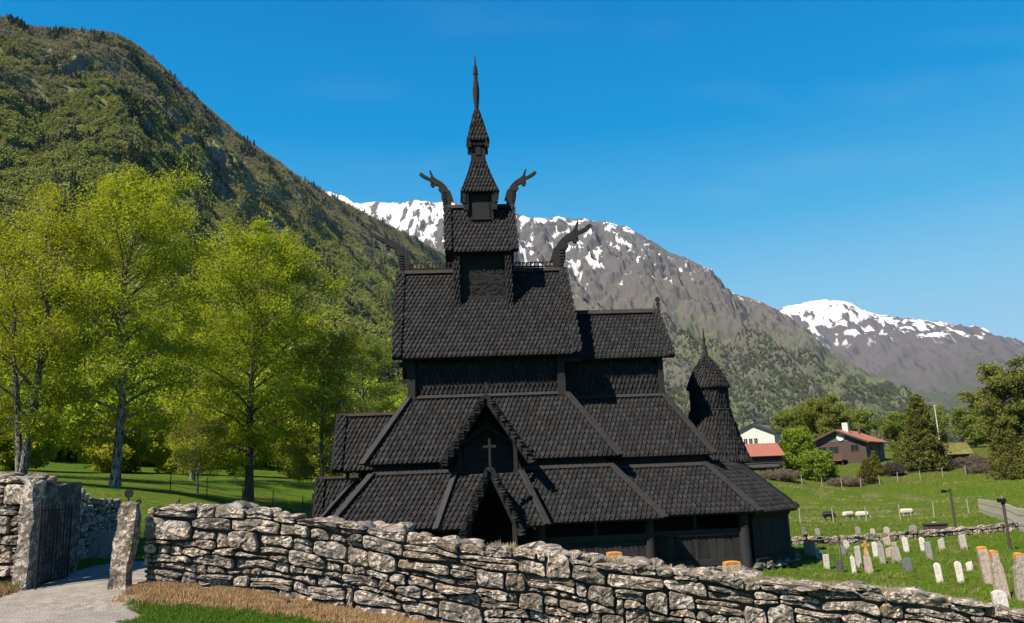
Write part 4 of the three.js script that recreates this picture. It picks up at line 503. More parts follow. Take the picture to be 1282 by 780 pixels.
// ------------------------------------------------------------ small graveyard things
function stele(w, h, d, kind) { // profile seen from the front, bevelled
  const s = new THREE.Shape(); const b = w / 2; s.moveTo(-b * (kind === 'obelisk' ? 1.15 : 1), -.25);
  if (kind === 'round') { s.lineTo(-b, h - b); s.absarc(0, h - b, b, Math.PI, 0, true); s.lineTo(b, -.25); } else if (kind === 'arch') { s.lineTo(-b, h * .86); s.quadraticCurveTo(0, h * 1.1, b, h * .86); s.lineTo(b, -.25); } else if (kind === 'point') { s.lineTo(-b, h * .84); s.lineTo(0, h); s.lineTo(b, h * .84); s.lineTo(b, -.25); } else if (kind === 'obelisk') { s.lineTo(-b * .8, h * .72); s.lineTo(-b * .55, h * .8); s.lineTo(-b * .5, h); s.lineTo(b * .5, h); s.lineTo(b * .55, h * .8); s.lineTo(b * .8, h * .72); s.lineTo(b * 1.15, -.25); } else if (kind === 'slant') { s.lineTo(-b, h * .82); s.lineTo(b, h); s.lineTo(b, -.25); } else { s.lineTo(-b, h - .02); s.lineTo(b, h); s.lineTo(b, -.25); }
  const g = new THREE.ExtrudeGeometry(s, { depth: d, bevelEnabled: true, bevelThickness: .015, bevelSize: .012, bevelSegments: 2, curveSegments: 10 }); g.translate(0, 0, -d / 2); return g;
}
const stoneMatOf = (c, lich) => { const k = c.join() + lich; stoneMatOf.m ||= {}; return stoneMatOf.m[k] ||= std({ color: new THREE.Color().setRGB(...c), map: graveMap, bumpMap: stoneBump, bumpScale: .006, roughness: .85 }); };
const white = [.80, .79, .76], greyS = [.34, .34, .35], pinkS = [.56, .47, .41], darkS = [.07, .075, .085], palS = [.56, .55, .52];
const lichenCap = std({ color: new THREE.Color().setRGB(.80, .34, .06), map: plainMap, bumpMap: stoneBump, bumpScale: .01 });
function grave(x, z, w, h, d, kind, col, turn, label, group, o = {}) { if (z < -21.8 && x > 9) { w *= .52; h *= z < -40 ? .72 : .55; d *= .7; } else if (x > 9) { h *= .84; w *= .68; }
  const g = thing('gravestone', label, 'gravestone', [x, groundY(x, z), z], turn, group); g.rotation.z = o.lean || 0;
  part('stone', stele(w, h, d, kind), stoneMatOf(col, 0), g); if (o.cap) { const c = part('lichen', stele(w * (kind === 'obelisk' ? .52 : .92), .16, d * .9, 'arch'), lichenCap, g); c.position.y = h - .06; c.scale.set(1, .8, 1.04); } if (o.cross) { const m = new MB(); m.box(0, h + .16, 0, .07, .36, .06, [.55, .33, .14]); m.box(0, h + .2, 0, .24, .07, .06, [.55, .33, .14]); part('cross', m.geo(), M.paint, g); } return g; }
const GW = 'narrow white gravestones on the lawn';

// a turn of about .5 shows a lit left edge, as the stones stand askew to the viewer
grave(11.12, -19.0, .44, 1.12, .2, 'obelisk', [.46, .42, .38], -.25, 'broad grey gravestone with a stepped orange lichened top, beside the wall', null, { cap: 1 });
grave(10.74, -19.2, .34, 1.15, .2, 'obelisk', pinkS, -.2, 'slim gravestone with an orange lichen tip, beside the broad stepped stone', null, { cap: 1, lean: .06 });
grave(11.8, -21.6, .30, 1.0, .2, 'flat', pinkS, -.3, 'tall brown square pillar gravestone with orange top edge', null, { cap: 1, lean: .08 });
grave(9.95, -17.9, .36, .5, .16, 'arch', white, -.3, 'low white gravestone peeping over the wall top', null, { lean: .05 });
grave(11.0, -22.5, .28, .92, .1, 'round', white, -.35, 'narrow white rounded gravestone of the front pair by the wall', GW + ' in the front pair', { lean: .06 });
grave(11.4, -22.2, .28, .96, .1, 'round', white, -.35, 'narrow white rounded gravestone of the front pair by the wall', GW + ' in the front pair', { lean: .06 });
grave(13.15, -25, .3, .48, .1, 'slant', white, -.3, 'short white gravestone with slanting top standing alone on the lawn', null, { lean: .07 });
grave(16.2, -31, .4, .95, .14, 'flat', palS, -.3, 'pale grey square-topped gravestone at the end of the white row', null, { lean: .05 });
grave(15.55, -31.3, .36, .85, .13, 'slant', palS, -.3, 'pale pinkish gravestone with slanting top in the white row', null, { lean: .05 });
grave(15.0, -31.6, .32, .95, .1, 'round', white, -.3, 'tall white rounded gravestone in the row below the low wall', GW + ' in the row', { lean: .06 });
grave(14.55, -32, .34, 1.02, .1, 'round', white, -.3, 'tall white rounded gravestone in the row below the low wall', GW + ' in the row', { lean: .06 });
grave(13.75, -28.6, .34, 1.05, .16, 'flat', greyS, -.3, 'weathered dark grey gravestone with square top among white stones', null, { lean: .05 });
grave(12.55, -28.4, .52, 1.18, .22, 'obelisk', [.46, .43, .38], -.25, 'tall brownish tapered gravestone pillar in the middle of the graveyard', null, { lean: .06, cap: 0 });
grave(12.15, -28.6, .3, 1.3, .16, 'point', [.42, .42, .40], -.25, 'slim grey pointed gravestone behind the tapered pillar', null, { lean: .04 });
grave(11.87, -26.2, .46, .72, .12, 'flat', [.19, .20, .22], -.2, 'blue grey square gravestone without lichen on the open lawn', null, { lean: .02 });
grave(12.2, -32.2, .42, .62, .13, 'arch', [.26, .26, .27], -.2, 'small dark arched gravestone behind the blue grey one');
grave(11.2, -27.5, .32, .8, .1, 'round', white, -.3, 'single white rounded gravestone in front of the slim twin pillars', null, { lean: .06 });
grave(14.25, -32.2, .2, .7, .1, 'point', white, -.3, 'thin white pointed gravestone beside the low wall', null, { lean: .1 });
grave(12.75, -30.5, .33, .95, .1, 'round', white, -.25, 'white rounded gravestone leaning beside a pink one', null, { lean: .03 });
grave(13.1, -30.2, .38, .62, .13, 'slant', pinkS, -.25, 'small pink gravestone beside the white rounded one', null, { lean: .03 });
grave(15.6, -36, .5, .75, .14, 'slant', pinkS, -.3, 'pale pink gravestone with slanting top close to the low wall', null, { lean: .1 });
grave(10.45, -26.8, .2, 1.0, .16, 'point', white, -.25, 'slim white pillar gravestone beside the tall lichened obelisk', null, { lean: .03 });
grave(10.8, -26.5, .42, 1.2, .2, 'obelisk', pinkS, -.25, 'tall pale obelisk gravestone topped by an orange lichened cross', null, { cap: 1, cross: 1, lean: .03 });
grave(11.1, -28, .3, 1.2, .16, 'flat', palS, -.25, 'grey squared gravestone half hidden behind the lichened obelisk');
grave(13.85, -36, .42, .62, .1, 'arch', [.62, .64, .68], -.3, 'bluish white gravestone standing on thin legs before the low wall', null, { lean: .05 });
grave(10.15, -27.2, .34, .72, .12, 'flat', darkS, -.5, 'polished black gravestone at the end of the row behind the apse');
grave(10.05, -28, .34, .85, .12, 'flat', palS, -.5, 'pale grey gravestone next to the polished black one');
grave(10.6, -30, .3, .6, .12, 'flat', greyS, -.5, 'small grey gravestone in the row behind the apse');
grave(10.85, -31, .2, .7, .1, 'round', white, -.5, 'thin white gravestone in the row behind the apse');
grave(11.0, -32, .42, .85, .14, 'flat', pinkS, -.5, 'pinkish gravestone with orange top in the row behind the apse', null, { cap: 1 });
grave(11.3, -33.4, .52, .95, .16, 'arch', pinkS, -.4, 'broad pink gravestone carrying a small cross at the far end of the row', null, { cross: 1 });
for (const [x, z, w, h, c, l] of [[19.1, -44, .5, .7, palS, 'pale arched gravestone above the low wall, nearest to it'], [18.9, -45.3, .42, .55, palS, 'small pale arched gravestone above the low wall'], [18.6, -46.5, .5, .7, greyS, 'grey arched gravestone above the low wall'], [22.6, -46, .45, .6, palS, 'lone pale gravestone below the pasture fence'], [21.4, -46, .7, .5, greyS, 'wide grey gravestone above the low wall'], [16.9, -48, .5, .6, greyS, 'grey stone of the shaded pair above the low wall'], [16.3, -48.6, .4, .7, [.2, .2, .2], 'dark stone of the shaded pair above the low wall']]) grave(x, z, w, h, .14, 'arch', c, -.3, l);
grave(1.6, -17.2, .28, 1.0, .12, 'flat', white, .1, 'small white gravestone top showing above the wall beside an orange one');
grave(1.9, -17.4, .3, 1.22, .14, 'flat', pinkS, .1, 'gravestone with orange lichened top behind the wall, between two white ones', null, { cap: 1 });
grave(2.1, -17, .26, 1.05, .12, 'slant', white, .1, 'white gravestone with slanting top behind the wall, beside the church');
grave(4.1, -16.6, .32, 1.12, .14, 'flat', pinkS, .1, 'lone gravestone with orange lichened top behind the wall before the apse', null, { cap: 1 });
grave(-8.45, -17, .55, .5, .26, 'flat', [.3, .3, .31], .5, 'low grey block gravestone with a lit edge inside the gate');
grave(-9.0, -16.9, .4, .62, .2, 'flat', [.2, .22, .24], .4, 'dark gravestone in shade beside the low block inside the gate');
{ const g = thing('iron_marker', 'black iron grave marker with two discs under the birch', 'grave marker', [-11.3, groundY(-11.3, -24), -24]); const p = part('post', new THREE.CylinderGeometry(.02, .03, .9, 8), M.iron, g); p.position.y = .4; const disc = new THREE.CylinderGeometry(.13, .13, .03, 20); disc.rotateX(Math.PI / 2); for (const [x, y, s] of [[0, .95, 1], [.3, .7, .62]]) { const d = part('disc', disc, M.iron, g); d.position.set(x, y, 0); d.scale.setScalar(s); } const arm = part('arm', new THREE.BoxGeometry(.32, .03, .03), M.iron, g); arm.position.set(.15, .62, 0); }
{ const g = thing('iron_railing', 'black iron grave railing with a rising top behind the wall', 'railing', [-10.5, groundY(-10.4, -24), -24]); for (let k = 0; k < 9; k++) { const b = part('bar', new THREE.CylinderGeometry(.014, .014, 1, 6), M.iron, g); const h = .55 + .5 * Math.pow(k / 8, 2); b.scale.y = h; b.position.set(k * .085, h / 2, 0); } const r = part('rail', tube([V(0, .52, 0), V(.34, .66, 0), V(.7, 1.05, 0)], [.016, .016, .016], 6), M.iron, g); part('rail', tube([V(0, .15, 0), V(.35, .15, 0), V(.7, .15, 0)], [.014, .014, .014], 6), M.iron, g); }
// ------------------------------------------------------------ fences, poles, sheep
const greyWood = c => std({ color: new THREE.Color().setRGB(...c), map: woodMap, bumpMap: woodBump, bumpScale: .004 });
const mPale = greyWood([.5, .48, .44]), mBrown = greyWood([.09, .07, .055]), mWire = std({ color: new THREE.Color().setRGB(.3, .3, .3), roughness: .5, metalness: .5 });
function wireFence(label, pts, step, hgt, mat, rows, pr = .05) { const g = thing('wire_fence', label, 'fence'); let prev = null; const geo = new THREE.CylinderGeometry(pr * .9, pr * 1.1, hgt + .2, 7); for (let i = 0; i < pts.length - 1; i++) { const [a, b] = [pts[i], pts[i + 1]], L = Math.hypot(b[0] - a[0], b[1] - a[1]), n = Math.max(1, Math.round(L / step)); for (let k = i ? 1 : 0; k <= n; k++) { const x = mix(a[0], b[0], k / n), z = mix(a[1], b[1], k / n), y = groundY(x, z); const p = part('post', geo, mat, g); p.position.set(x, y + hgt / 2 - .1, z); p.rotation.z = fbm(x, z, 1) * .08; if (prev) for (let q = 0; q < rows; q++) { const yy = hgt * (.3 + .62 * q / Math.max(1, rows - 1)), u = V(prev[0], prev[1] + yy, prev[2]), v = V(x, y + yy, z); part('wire', tube([u, u.clone().add(v).multiplyScalar(.5).setY((u.y + v.y) / 2 - .02), v], [.008, .008, .008], 4), mWire, g); } prev = [x, y, z]; } } }
wireFence('wire fence on pale posts between graveyard and sheep pasture', [[17, -61], [20.5, -61.5], [34, -59]], 2.15, 1.15, mPale, 3);
wireFence('wire fence with pale posts along the foot of the house gardens', [[33, -97], [46, -101], [56, -99], [66, -88]], 2.6, 1.1, mPale, 2);
wireFence('thin dark wire fence across the meadow under the birches', [[-16, -38], [-13, -39], [-9, -40]], 1.3, .9, mBrown, 2, .022);
{ const g = thing('picket_fence', 'weathered pale picket fence along the side of the graveyard', 'fence'); const pts = [[33.4, -61], [26.6, -46], [20.6, -34], [16.2, -25.5]]; for (let i = 0; i < 3; i++) { const [a, b] = [pts[i], pts[i + 1]], L = Math.hypot(b[0] - a[0], b[1] - a[1]), n = Math.round(L / .55), ang = Math.atan2(a[1] - b[1], b[0] - a[0]); for (let k = 0; k < n; k++) { const x = mix(a[0], b[0], k / n), z = mix(a[1], b[1], k / n); const p = part('picket', picket(), mPale, g); p.position.set(x, groundY(x, z), z); p.rotation.y = ang; } for (const y of [.3, .75]) for (let k = 0; k < 5; k++) { const A = V(mix(a[0], b[0], k / 5), 0, mix(a[1], b[1], k / 5)), B = V(mix(a[0], b[0], (k + 1) / 5), 0, mix(a[1], b[1], (k + 1) / 5)); A.y = groundY(A.x, A.z) + y; B.y = groundY(B.x, B.z) + y; const m = new MB(); m.beam(A, B, .04, .08); part('rail', m.geo(), mPale, g); } } }
function picket() { if (picket.g) return picket.g; const s = new THREE.Shape(); s.moveTo(-.035, -.1); s.lineTo(.035, -.1); s.lineTo(.035, .98); s.lineTo(0, 1.06); s.lineTo(-.035, .98); return picket.g = new THREE.ExtrudeGeometry(s, { depth: .025, bevelEnabled: false }); }
{ const pole = (name, label, cat, x, z, h, r, head) => { const g = thing(name, label, cat, [x, groundY(x, z), z]); const c = new THREE.CylinderGeometry(r * .85, r, h + .3, 10); c.translate(0, h / 2 - .15, 0); part('pole', c, mBrown, g); if (head) head(g, h); return g; };
  pole('floodlight_pole', 'brown wooden pole with a small floodlight, beyond the graveyard wall', 'pole', 20.9, -40.5, 2.2, .06, (g, h) => { const a = new THREE.BoxGeometry(.5, .06, .06); a.scale(.7, 1, 1); a.translate(-.15, h - .12, 0); part('arm', a, M.iron, g); const b = new THREE.BoxGeometry(.2, .14, .14); b.translate(-.34, h - .12, .05); part('lamp_head', b, M.iron, g); });
  pole('floodlight_pole', 'stout dark post topped by a black floodlight near the picket fence', 'pole', 16.9, -29.3, 1.6, .055, (g, h) => { const b = new THREE.BoxGeometry(.24, .13, .16); b.translate(-.04, h + .08, 0); part('lamp_head', b, M.iron, g); const c = new THREE.BoxGeometry(.1, .1, .1); c.translate(0, h, 0); part('bracket', c, M.iron, g); });
  { const g = thing('iron_crook', 'thin rusty iron rod with a bent top among the gravestones', 'rod', [10.25, groundY(10.25, -27.1), -27.1]); part('rod', tube([V(0, -.1, 0), V(-.04, .7, 0), V(-.08, 1.35, 0), V(-.05, 1.5, 0), V(.05, 1.52, 0), V(.1, 1.4, 0), V(.1, 1.25, 0)], [.018, .017, .016, .015, .014, .013, .012], 6), std({ color: new THREE.Color().setRGB(.10, .07, .05), roughness: .9 }), g); }
  { const g = thing('litter_box', 'dark brown wooden box beside the floodlight pole', 'box', [20, groundY(20, -40.6), -40.6]); const b = new MB(); b.box(0, .3, 0, .95, .6, .5); part('body', b.geo(), mBrown, g); const l = new MB(); l.box(0, .64, 0, 1.05, .06, .6); part('lid', l.geo(), mBrown, g); }
  { const g = thing('flag_pole', 'white flag pole standing behind the turf roofed hut', 'flag pole', [64.5, groundY(64.5, -126), -126]); const c = new THREE.CylinderGeometry(.06, .1, 8.2, 10); c.translate(0, 3.9, 0); part('pole', c, M.paint, g); const k = new THREE.SphereGeometry(.14, 10, 8); k.translate(0, 8.05, 0); part('knob', k, M.paint, g); tinted(c, white); tinted(k, white); } }
{ // sheep: one blended body surface each
  function sheepGeo(col, face, graze) { const caps = [[V(-.38, .62, 0), V(.36, .64, 0), .27, .25], [V(.34, .68, 0), V(.55, graze ? .5 : .86, 0), .16, .10], [V(.55, graze ? .5 : .86, 0), V(.74, graze ? .28 : .8, 0), .1, .06], [V(-.42, .6, 0), V(-.5, .42, 0), .06, .03]]; for (const sx of [-.32, .3]) for (const sz of [-.12, .12]) { caps.push([V(sx, .5, sz), V(sx + (sx < 0 ? -.05 : .02), .26, sz), .09, .05]); caps.push([V(sx + (sx < 0 ? -.05 : .02), .26, sz), V(sx, .02, sz), .045, .035]); }
    const N = 40, mc = new MarchingCubes(N, M.wool, false, false, 20000); mc.isolation = 0; const S = .85; for (let k = 0; k < N; k++) for (let j = 0; j < N; j++) for (let i = 0; i < N; i++) { const p = V((i / (N / 2) - 1) * S, (j / (N / 2) - 1) * S + .55, (k / (N / 2) - 1) * S); let d = 9; for (const [a, b, ra, rb] of caps) { const ab = b.clone().sub(a), t = clamp(p.clone().sub(a).dot(ab) / ab.lengthSq()); const e = p.distanceTo(a.clone().addScaledVector(ab, t)) - mix(ra, rb, t); const h = clamp(.5 + .5 * (d - e) / .05); d = mix(d, e, h) - .05 * h * (1 - h); } mc.field[i + j * N + k * N * N] = -d; }
    mc.update(); const n = mc.count, P = [], C = []; for (let i = 0; i < n; i++) { const x = mc.positionArray[i * 3] * S, y = mc.positionArray[i * 3 + 1] * S + .55, z = mc.positionArray[i * 3 + 2] * S; P.push(x, y, z); C.push(...((x > .56 || y < .3) ? face : col)); } const g = new THREE.BufferGeometry(); g.setAttribute('position', new THREE.Float32BufferAttribute(P, 3)); g.setAttribute('normal', new THREE.Float32BufferAttribute(mc.normalArray.slice(0, n * 3), 3)); g.setAttribute('color', new THREE.Float32BufferAttribute(C, 3)); return g; }
  const A = sheepGeo([.62, .56, .46], [.5, .45, .38], true), Bk = sheepGeo([.02, .018, .017], [.02, .018, .017], true);
  for (const [x, z, t, g, l] of [[26.2, -67, .3, A, 'cream woolly sheep grazing close behind another sheep'], [27.0, -66.2, -.3, A, 'cream woolly sheep grazing in front of another sheep, near the black one'], [30.6, -66.4, -.2, A, 'cream woolly sheep grazing alone on the pasture'], [24.8, -67.5, .1, Bk, 'black sheep grazing beside two cream ones']]) { const m = top('sheep', g, M.wool, l, 'sheep', 'sheep on the pasture'); m.position.set(x, groundY(x, z) - .02, z); m.rotation.y = t; m.scale.setScalar(.82); } }

// ------------------------------------------------------------ trees
const leafClump = (seed, n, R, size, flat = .7) => leafQuads(n, mulberry(seed), r => { const v = inBall(r); return V(v.x * R, v.y * R * flat, v.z * R); }, size);
const CL = { birch: [0, 1, 2].map(k => leafClump(20 + k, 20, .38, .046)), fine: leafClump(30, 26, .5, .11), needle: leafClump(40, 46, .32, .05, .45), bush: leafClump(50, 40, .3, .06) };
function crownOf(parent, geo, mat, spots, r, cols) { const im = new THREE.InstancedMesh(geo, mat, spots.length), m = new THREE.Matrix4(), q = new THREE.Quaternion(), c = new THREE.Color(); spots.forEach(([p, s], i) => { q.setFromEuler(new THREE.Euler(r() * 6, r() * 6, r() * 6)); m.compose(p, q, V(s, s * (.8 + r() * .4), s)); im.setMatrixAt(i, m); im.setColorAt(i, c.setRGB(...mix3(cols[0], cols[1], r()))); }); im.name = 'crown'; im.userData.kind = 'stuff'; im.castShadow = im.receiveShadow = true; parent.add(im); return im; }
// broadleaf tree grown from a trunk with rising limbs and twigs
function broadleaf(name, label, p, { h, R, seed, r0 = .16, low = .2, limbs = 34, lean = 0, stems = 1, cols, bark = M.birch, density = 1, group, clump = CL.birch[0], cs = 1, rise = 1.1 }) {
  const g = thing(name, label, 'tree', p, 0, group), r = mulberry(seed), wood = [], spots = [];
  for (let st = 0; st < stems; st++) {
    const a0 = st * 2.4 + seed, sp = stems > 1 ? .09 * h * (.6 + r() * .5) : 0, H = h * (st ? .82 + r() * .14 : 1), rr = r0 * (stems > 1 ? .75 : 1); const trunk = []; const n = 14; for (let i = 0; i <= n; i++) { const t = i / n; trunk.push(V(lean * t * h + Math.cos(a0) * sp * Math.pow(t, .8) + .035 * h * n3(t * 2.2, seed, st) * t, t * H - .15, Math.sin(a0) * sp * Math.pow(t, .8) + .035 * h * n3(t * 2.2, seed + 9, st) * t)); }
    wood.push(tube(trunk, trunk.map((_, i) => rr * Math.pow(1 - i / n * .97, .85) * (i === 0 ? 1.35 : 1)), 9));
    for (let k = 0; k < limbs / stems; k++) {
      const t = low + (1 - low) * Math.pow((k + r() * .8) / (limbs / stems), .92), idx = Math.min(n - .001, t * n), i0 = Math.floor(idx), b = trunk[i0].clone().lerp(trunk[i0 + 1], idx - i0), az = k * 2.4 + r() * .9 + seed; const shape = Math.pow(Math.sin(Math.PI * clamp(.16 + (t - low) / (1 - low) * .80)), .75), Lm = R * (.5 + .6 * r()) * shape + .25, up = rise * (.55 + .5 * t) * (.7 + r() * .5);
      const q = [], m = 6; for (let i = 0; i <= m; i++) { const f = i / m; q.push(V(b.x + Math.cos(az + .3 * f * (r() - .5)) * Lm * f, b.y + Lm * (up * f - .32 * f * f * (1.4 - t)), b.z + Math.sin(az) * Lm * f).add(V((r() - .5) * .08 * Lm * f, 0, (r() - .5) * .08 * Lm * f))); } const lr = Math.max(.012, rr * .42 * (1 - t * .75)); wood.push(tube(q, q.map((_, i) => lr * (1 - i / m * .85)), 5));
      const nt = Math.round((6 + Lm * 5) * density); for (let w = 0; w < nt; w++) { const f = .22 + .8 * Math.sqrt(r()), k2 = Math.min(m - .001, f * m), c = q[Math.floor(k2)].clone().lerp(q[Math.floor(k2) + 1], k2 % 1), tl = Lm * (.12 + .3 * r()) + .15, ta = r() * TAU, e = V(c.x + Math.cos(ta) * tl, c.y + tl * (r() - .55) * .9, c.z + Math.sin(ta) * tl); if (w % 3 === 0) wood.push(tube([c, c.clone().lerp(e, .5).add(V(0, .06, 0)), e], [.012, .009, .005], 3)); for (let z = 0; z < 3; z++) { const v = inBall(r); spots.push([c.clone().lerp(e, .45 + .6 * r()).add(v.multiplyScalar(.18)), cs * (.7 + r() * .6)]); } }
    }
  }
  if (bark === M.bark) wood.forEach(x => tinted(x, [.17, .135, .105])); part('trunk', mergeGeometries(wood), bark, g); crownOf(g, clump, M.leafW, spots, r, cols); return g;
}
M.leafW = leafMat([1, 1, 1], .52);
const LIME = [[.56, .62, .010], [.38, .46, .010]], YEL = [[.54, .57, .012], [.38, .42, .012]], MIDG = [[.26, .35, .02], [.16, .23, .018]];
const gy = (x, z) => [x, groundY(x, z), z];
const B1 = broadleaf('birch_tree', 'tall fresh green birch standing by the end of the shaded low wall', gy(-16.6, -34), { h: 12.6, R: 3.5, seed: 3, limbs: 50, low: .14, cols: LIME, r0: .2, density: 1.15, clump: CL.birch[0] });
const B2 = broadleaf('birch_tree', 'dense round crowned green birch with a dark trunk beside the church', gy(-13.7, -42), { h: 13.6, R: 3.9, seed: 8, limbs: 58, low: .12, cols: [[.54, .62, .010], [.34, .43, .010]], r0: .24, density: 1.25, cs: 1.15, clump: CL.birch[1], bark: M.bark });
const B3 = broadleaf('birch_tree', 'many stemmed yellowish green birch behind the tall wall', gy(-19.6, -32.5), { h: 11, R: 3.2, seed: 13, limbs: 50, low: .16, stems: 3, cols: YEL, r0: .2, density: 1.1, clump: CL.birch[2] });
broadleaf('birch_tree', 'slim white stemmed birch with a yellow tinted crown next to the west porch', gy(-11.2, -47), { h: 9.4, R: 2.6, seed: 21, limbs: 40, low: .16, cols: [[.38, .41, .02], [.26, .29, .018]], r0: .15, density: 1.1, clump: CL.birch[0] });
broadleaf('birch_tree', 'bright birch filling the gap between the two dense birches, farther up the meadow', gy(-20.5, -52), { h: 12, R: 3.6, seed: 27, limbs: 46, low: .15, cols: LIME, r0: .2, density: 1.0, clump: CL.birch[1], stems: 2 });
broadleaf('birch_tree', 'yellow green birch behind the many stemmed one, on the meadow', gy(-27, -42), { h: 11, R: 3.4, seed: 33, limbs: 44, low: .15, cols: YEL, r0: .2, density: 1.0, clump: CL.birch[2], stems: 2 });
broadleaf('birch_tree', 'small golden leafed young birch on the meadow behind the iron railing', gy(-15.5, -40), { h: 3.2, R: 1.3, seed: 41, limbs: 16, low: .3, cols: [[.36, .39, .02], [.25, .28, .02]], r0: .05, density: .9, clump: CL.birch[2], cs: .8 });
broadleaf('birch_tree', 'tall birch at the meadow edge behind the nave, dark limbed', gy(-11, -58), { h: 10, R: 3.4, seed: 46, limbs: 46, low: .15, cols: MIDG, r0: .22, density: 1.0, clump: CL.birch[0] });
broadleaf('birch_tree', 'loose birch rising behind the west gable of the church', gy(-5.5, -70), { h: 9.5, R: 3.4, seed: 52, limbs: 40, low: .15, cols: LIME, r0: .2, density: .9, clump: CL.birch[1] });
shrubRow();
function shrubRow() { const spots = [[-30, -62], [-26, -64], [-22, -66], [-18, -70], [-14, -66], [-34, -56], [-38, -50], [-10, -72]], L = ['by the forest edge, under a fir', 'at the top of the meadow behind the birches', 'at the forest edge behind the iron railing', 'at the meadow end, its leaves golden', 'low at the meadow edge behind the west porch', 'at the upper meadow corner', 'beside the upper wall of the meadow', 'at the forest edge left of the nave']; spots.forEach(([x, z], k) => broadleaf('meadow_bush', 'leafy green bush ' + L[k], gy(x, z), { h: 3.2 + (k * 7 % 5) * .6, R: 2.0, seed: 300 + k, limbs: 22, low: .05, cols: k % 3 ? LIME : YEL, r0: .07, density: 1, clump: CL.fine, cs: .9, bark: M.bark })); }
// trees about the farm
const far = (name, label, x, z, o) => broadleaf(name, label, gy(x, z), { limbs: 44, low: .14, density: .75, clump: CL.fine, cs: 1.15, bark: M.bark, r0: .22, ...o });
far('round_tree', 'bright green round bushy tree beside the red roofed shed', 36.6, -108, { h: 5.3, R: 1.7, seed: 61, low: .1, cols: [[.34, .46, .018], [.20, .30, .016]], density: 1.1 });
far('round_tree', 'lower bright green rounded tree in front of the brown house end', 38.2, -106, { h: 3.0, R: 1.45, seed: 64, low: .06, cols: [[.32, .44, .018], [.18, .28, .016]], density: 1.1 });
far('leafing_tree', 'large olive green half leafed tree behind the brown house', 52.6, -140, { h: 8.6, R: 3.6, seed: 67, cols: [[.30, .34, .04], [.20, .24, .03]], density: .7 });
[[62, -150, 10, 4.4, 71, 'pale green tree behind the brown house roof'], [68, -146, 9, 4, 73, 'soft green tree between the house and the spruce'], [76, -152, 10, 4.4, 77, 'light green tree behind the spruce'], [81, -146, 9, 4, 79, 'light green tree behind the turf roofed hut'], [87, -150, 10, 4.2, 83, 'light green tree behind the flag pole'], [58, -172, 12, 5, 87, 'hazy green tree far behind the brown house'], [72, -180, 12, 5, 89, 'hazy green tree far behind the spruce']].forEach(([x, z, h, R, s, l]) => far('leafing_tree', l, x, z, { h: h * .62, R: R * .7, seed: s, cols: [[.32, .39, .05], [.22, .28, .04]], density: .6 }));
function conifer(name, label, p, { h, R, seed, cols, cs = 1, tiers = 26, low = .04, clump = CL.needle, group }) { const g = thing(name, label, 'tree', p, 0, group), r = mulberry(seed), wood = [tube([V(0, -.2, 0), V(0, h * .5, 0), V(0, h, 0)], [h * .022, h * .014, .02], 8)], spots = []; for (let k = 0; k < tiers; k++) { const t = low + (1 - low) * k / tiers, n = Math.max(3, Math.round(9 * (1 - t) + 3)), Lr = R * Math.pow(1 - t, .72) * (.85 + r() * .25) + .15; for (let i = 0; i < n; i++) { const az = i / n * TAU + k * 1.3 + r() * .5, L = Lr * (.7 + r() * .45), y = t * h; const pts = [V(0, y, 0), V(Math.cos(az) * L * .5, y - L * .08, Math.sin(az) * L * .5), V(Math.cos(az) * L, y - L * .02 + .1, Math.sin(az) * L)]; wood.push(tube(pts, [.05, .03, .012], 4)); const m = Math.ceil(L * 3.2); for (let q = 0; q < m; q++) { const f = .25 + .78 * (q + r()) / m, c = pts[0].clone().lerp(pts[2], f); spots.push([c.add(V((r() - .5) * .5 * L * .3, (r() - .6) * .35, (r() - .5) * .5 * L * .3)), cs * (.7 + r() * .7)]); } } } wood.forEach(x => tinted(x, [.12, .09, .07])); part('trunk', mergeGeometries(wood), M.bark, g); crownOf(g, clump, M.leafD, spots, r, cols); return g; }
M.leafD = leafMat([1, 1, 1], .15);
const SPR = [[.19, .19, .035], [.085, .105, .022]];
conifer('spruce_tree', 'large full spruce between the brown house and the turf roofed hut', gy(52.4, -107), { h: 9.6, R: 2.8, seed: 91, cols: SPR, cs: 1.9, tiers: 30 });
conifer('spruce_tree', 'second spruce top merged behind the large full spruce', gy(54.2, -110), { h: 9.5, R: 2.3, seed: 93, cols: SPR, cs: 1.8 });
conifer('small_conifer', 'small olive brown clipped conifer before the house deck', gy(42.8, -102), { h: 2.9, R: 1.1, seed: 95, cols: [[.14, .12, .02], [.08, .08, .018]], cs: 1.1, tiers: 16 });
conifer('small_conifer', 'small yellow green cone shaped conifer before the house gable', gy(45.6, -106), { h: 2.9, R: .8, seed: 96, cols: [[.20, .21, .02], [.12, .14, .016]], cs: 1, tiers: 16 });
conifer('small_conifer', 'bright green pointed conifer beside the house side door', gy(53.6, -116), { h: 3.0, R: 1.0, seed: 97, cols: [[.14, .22, .02], [.09, .14, .016]], cs: 1, tiers: 16 });
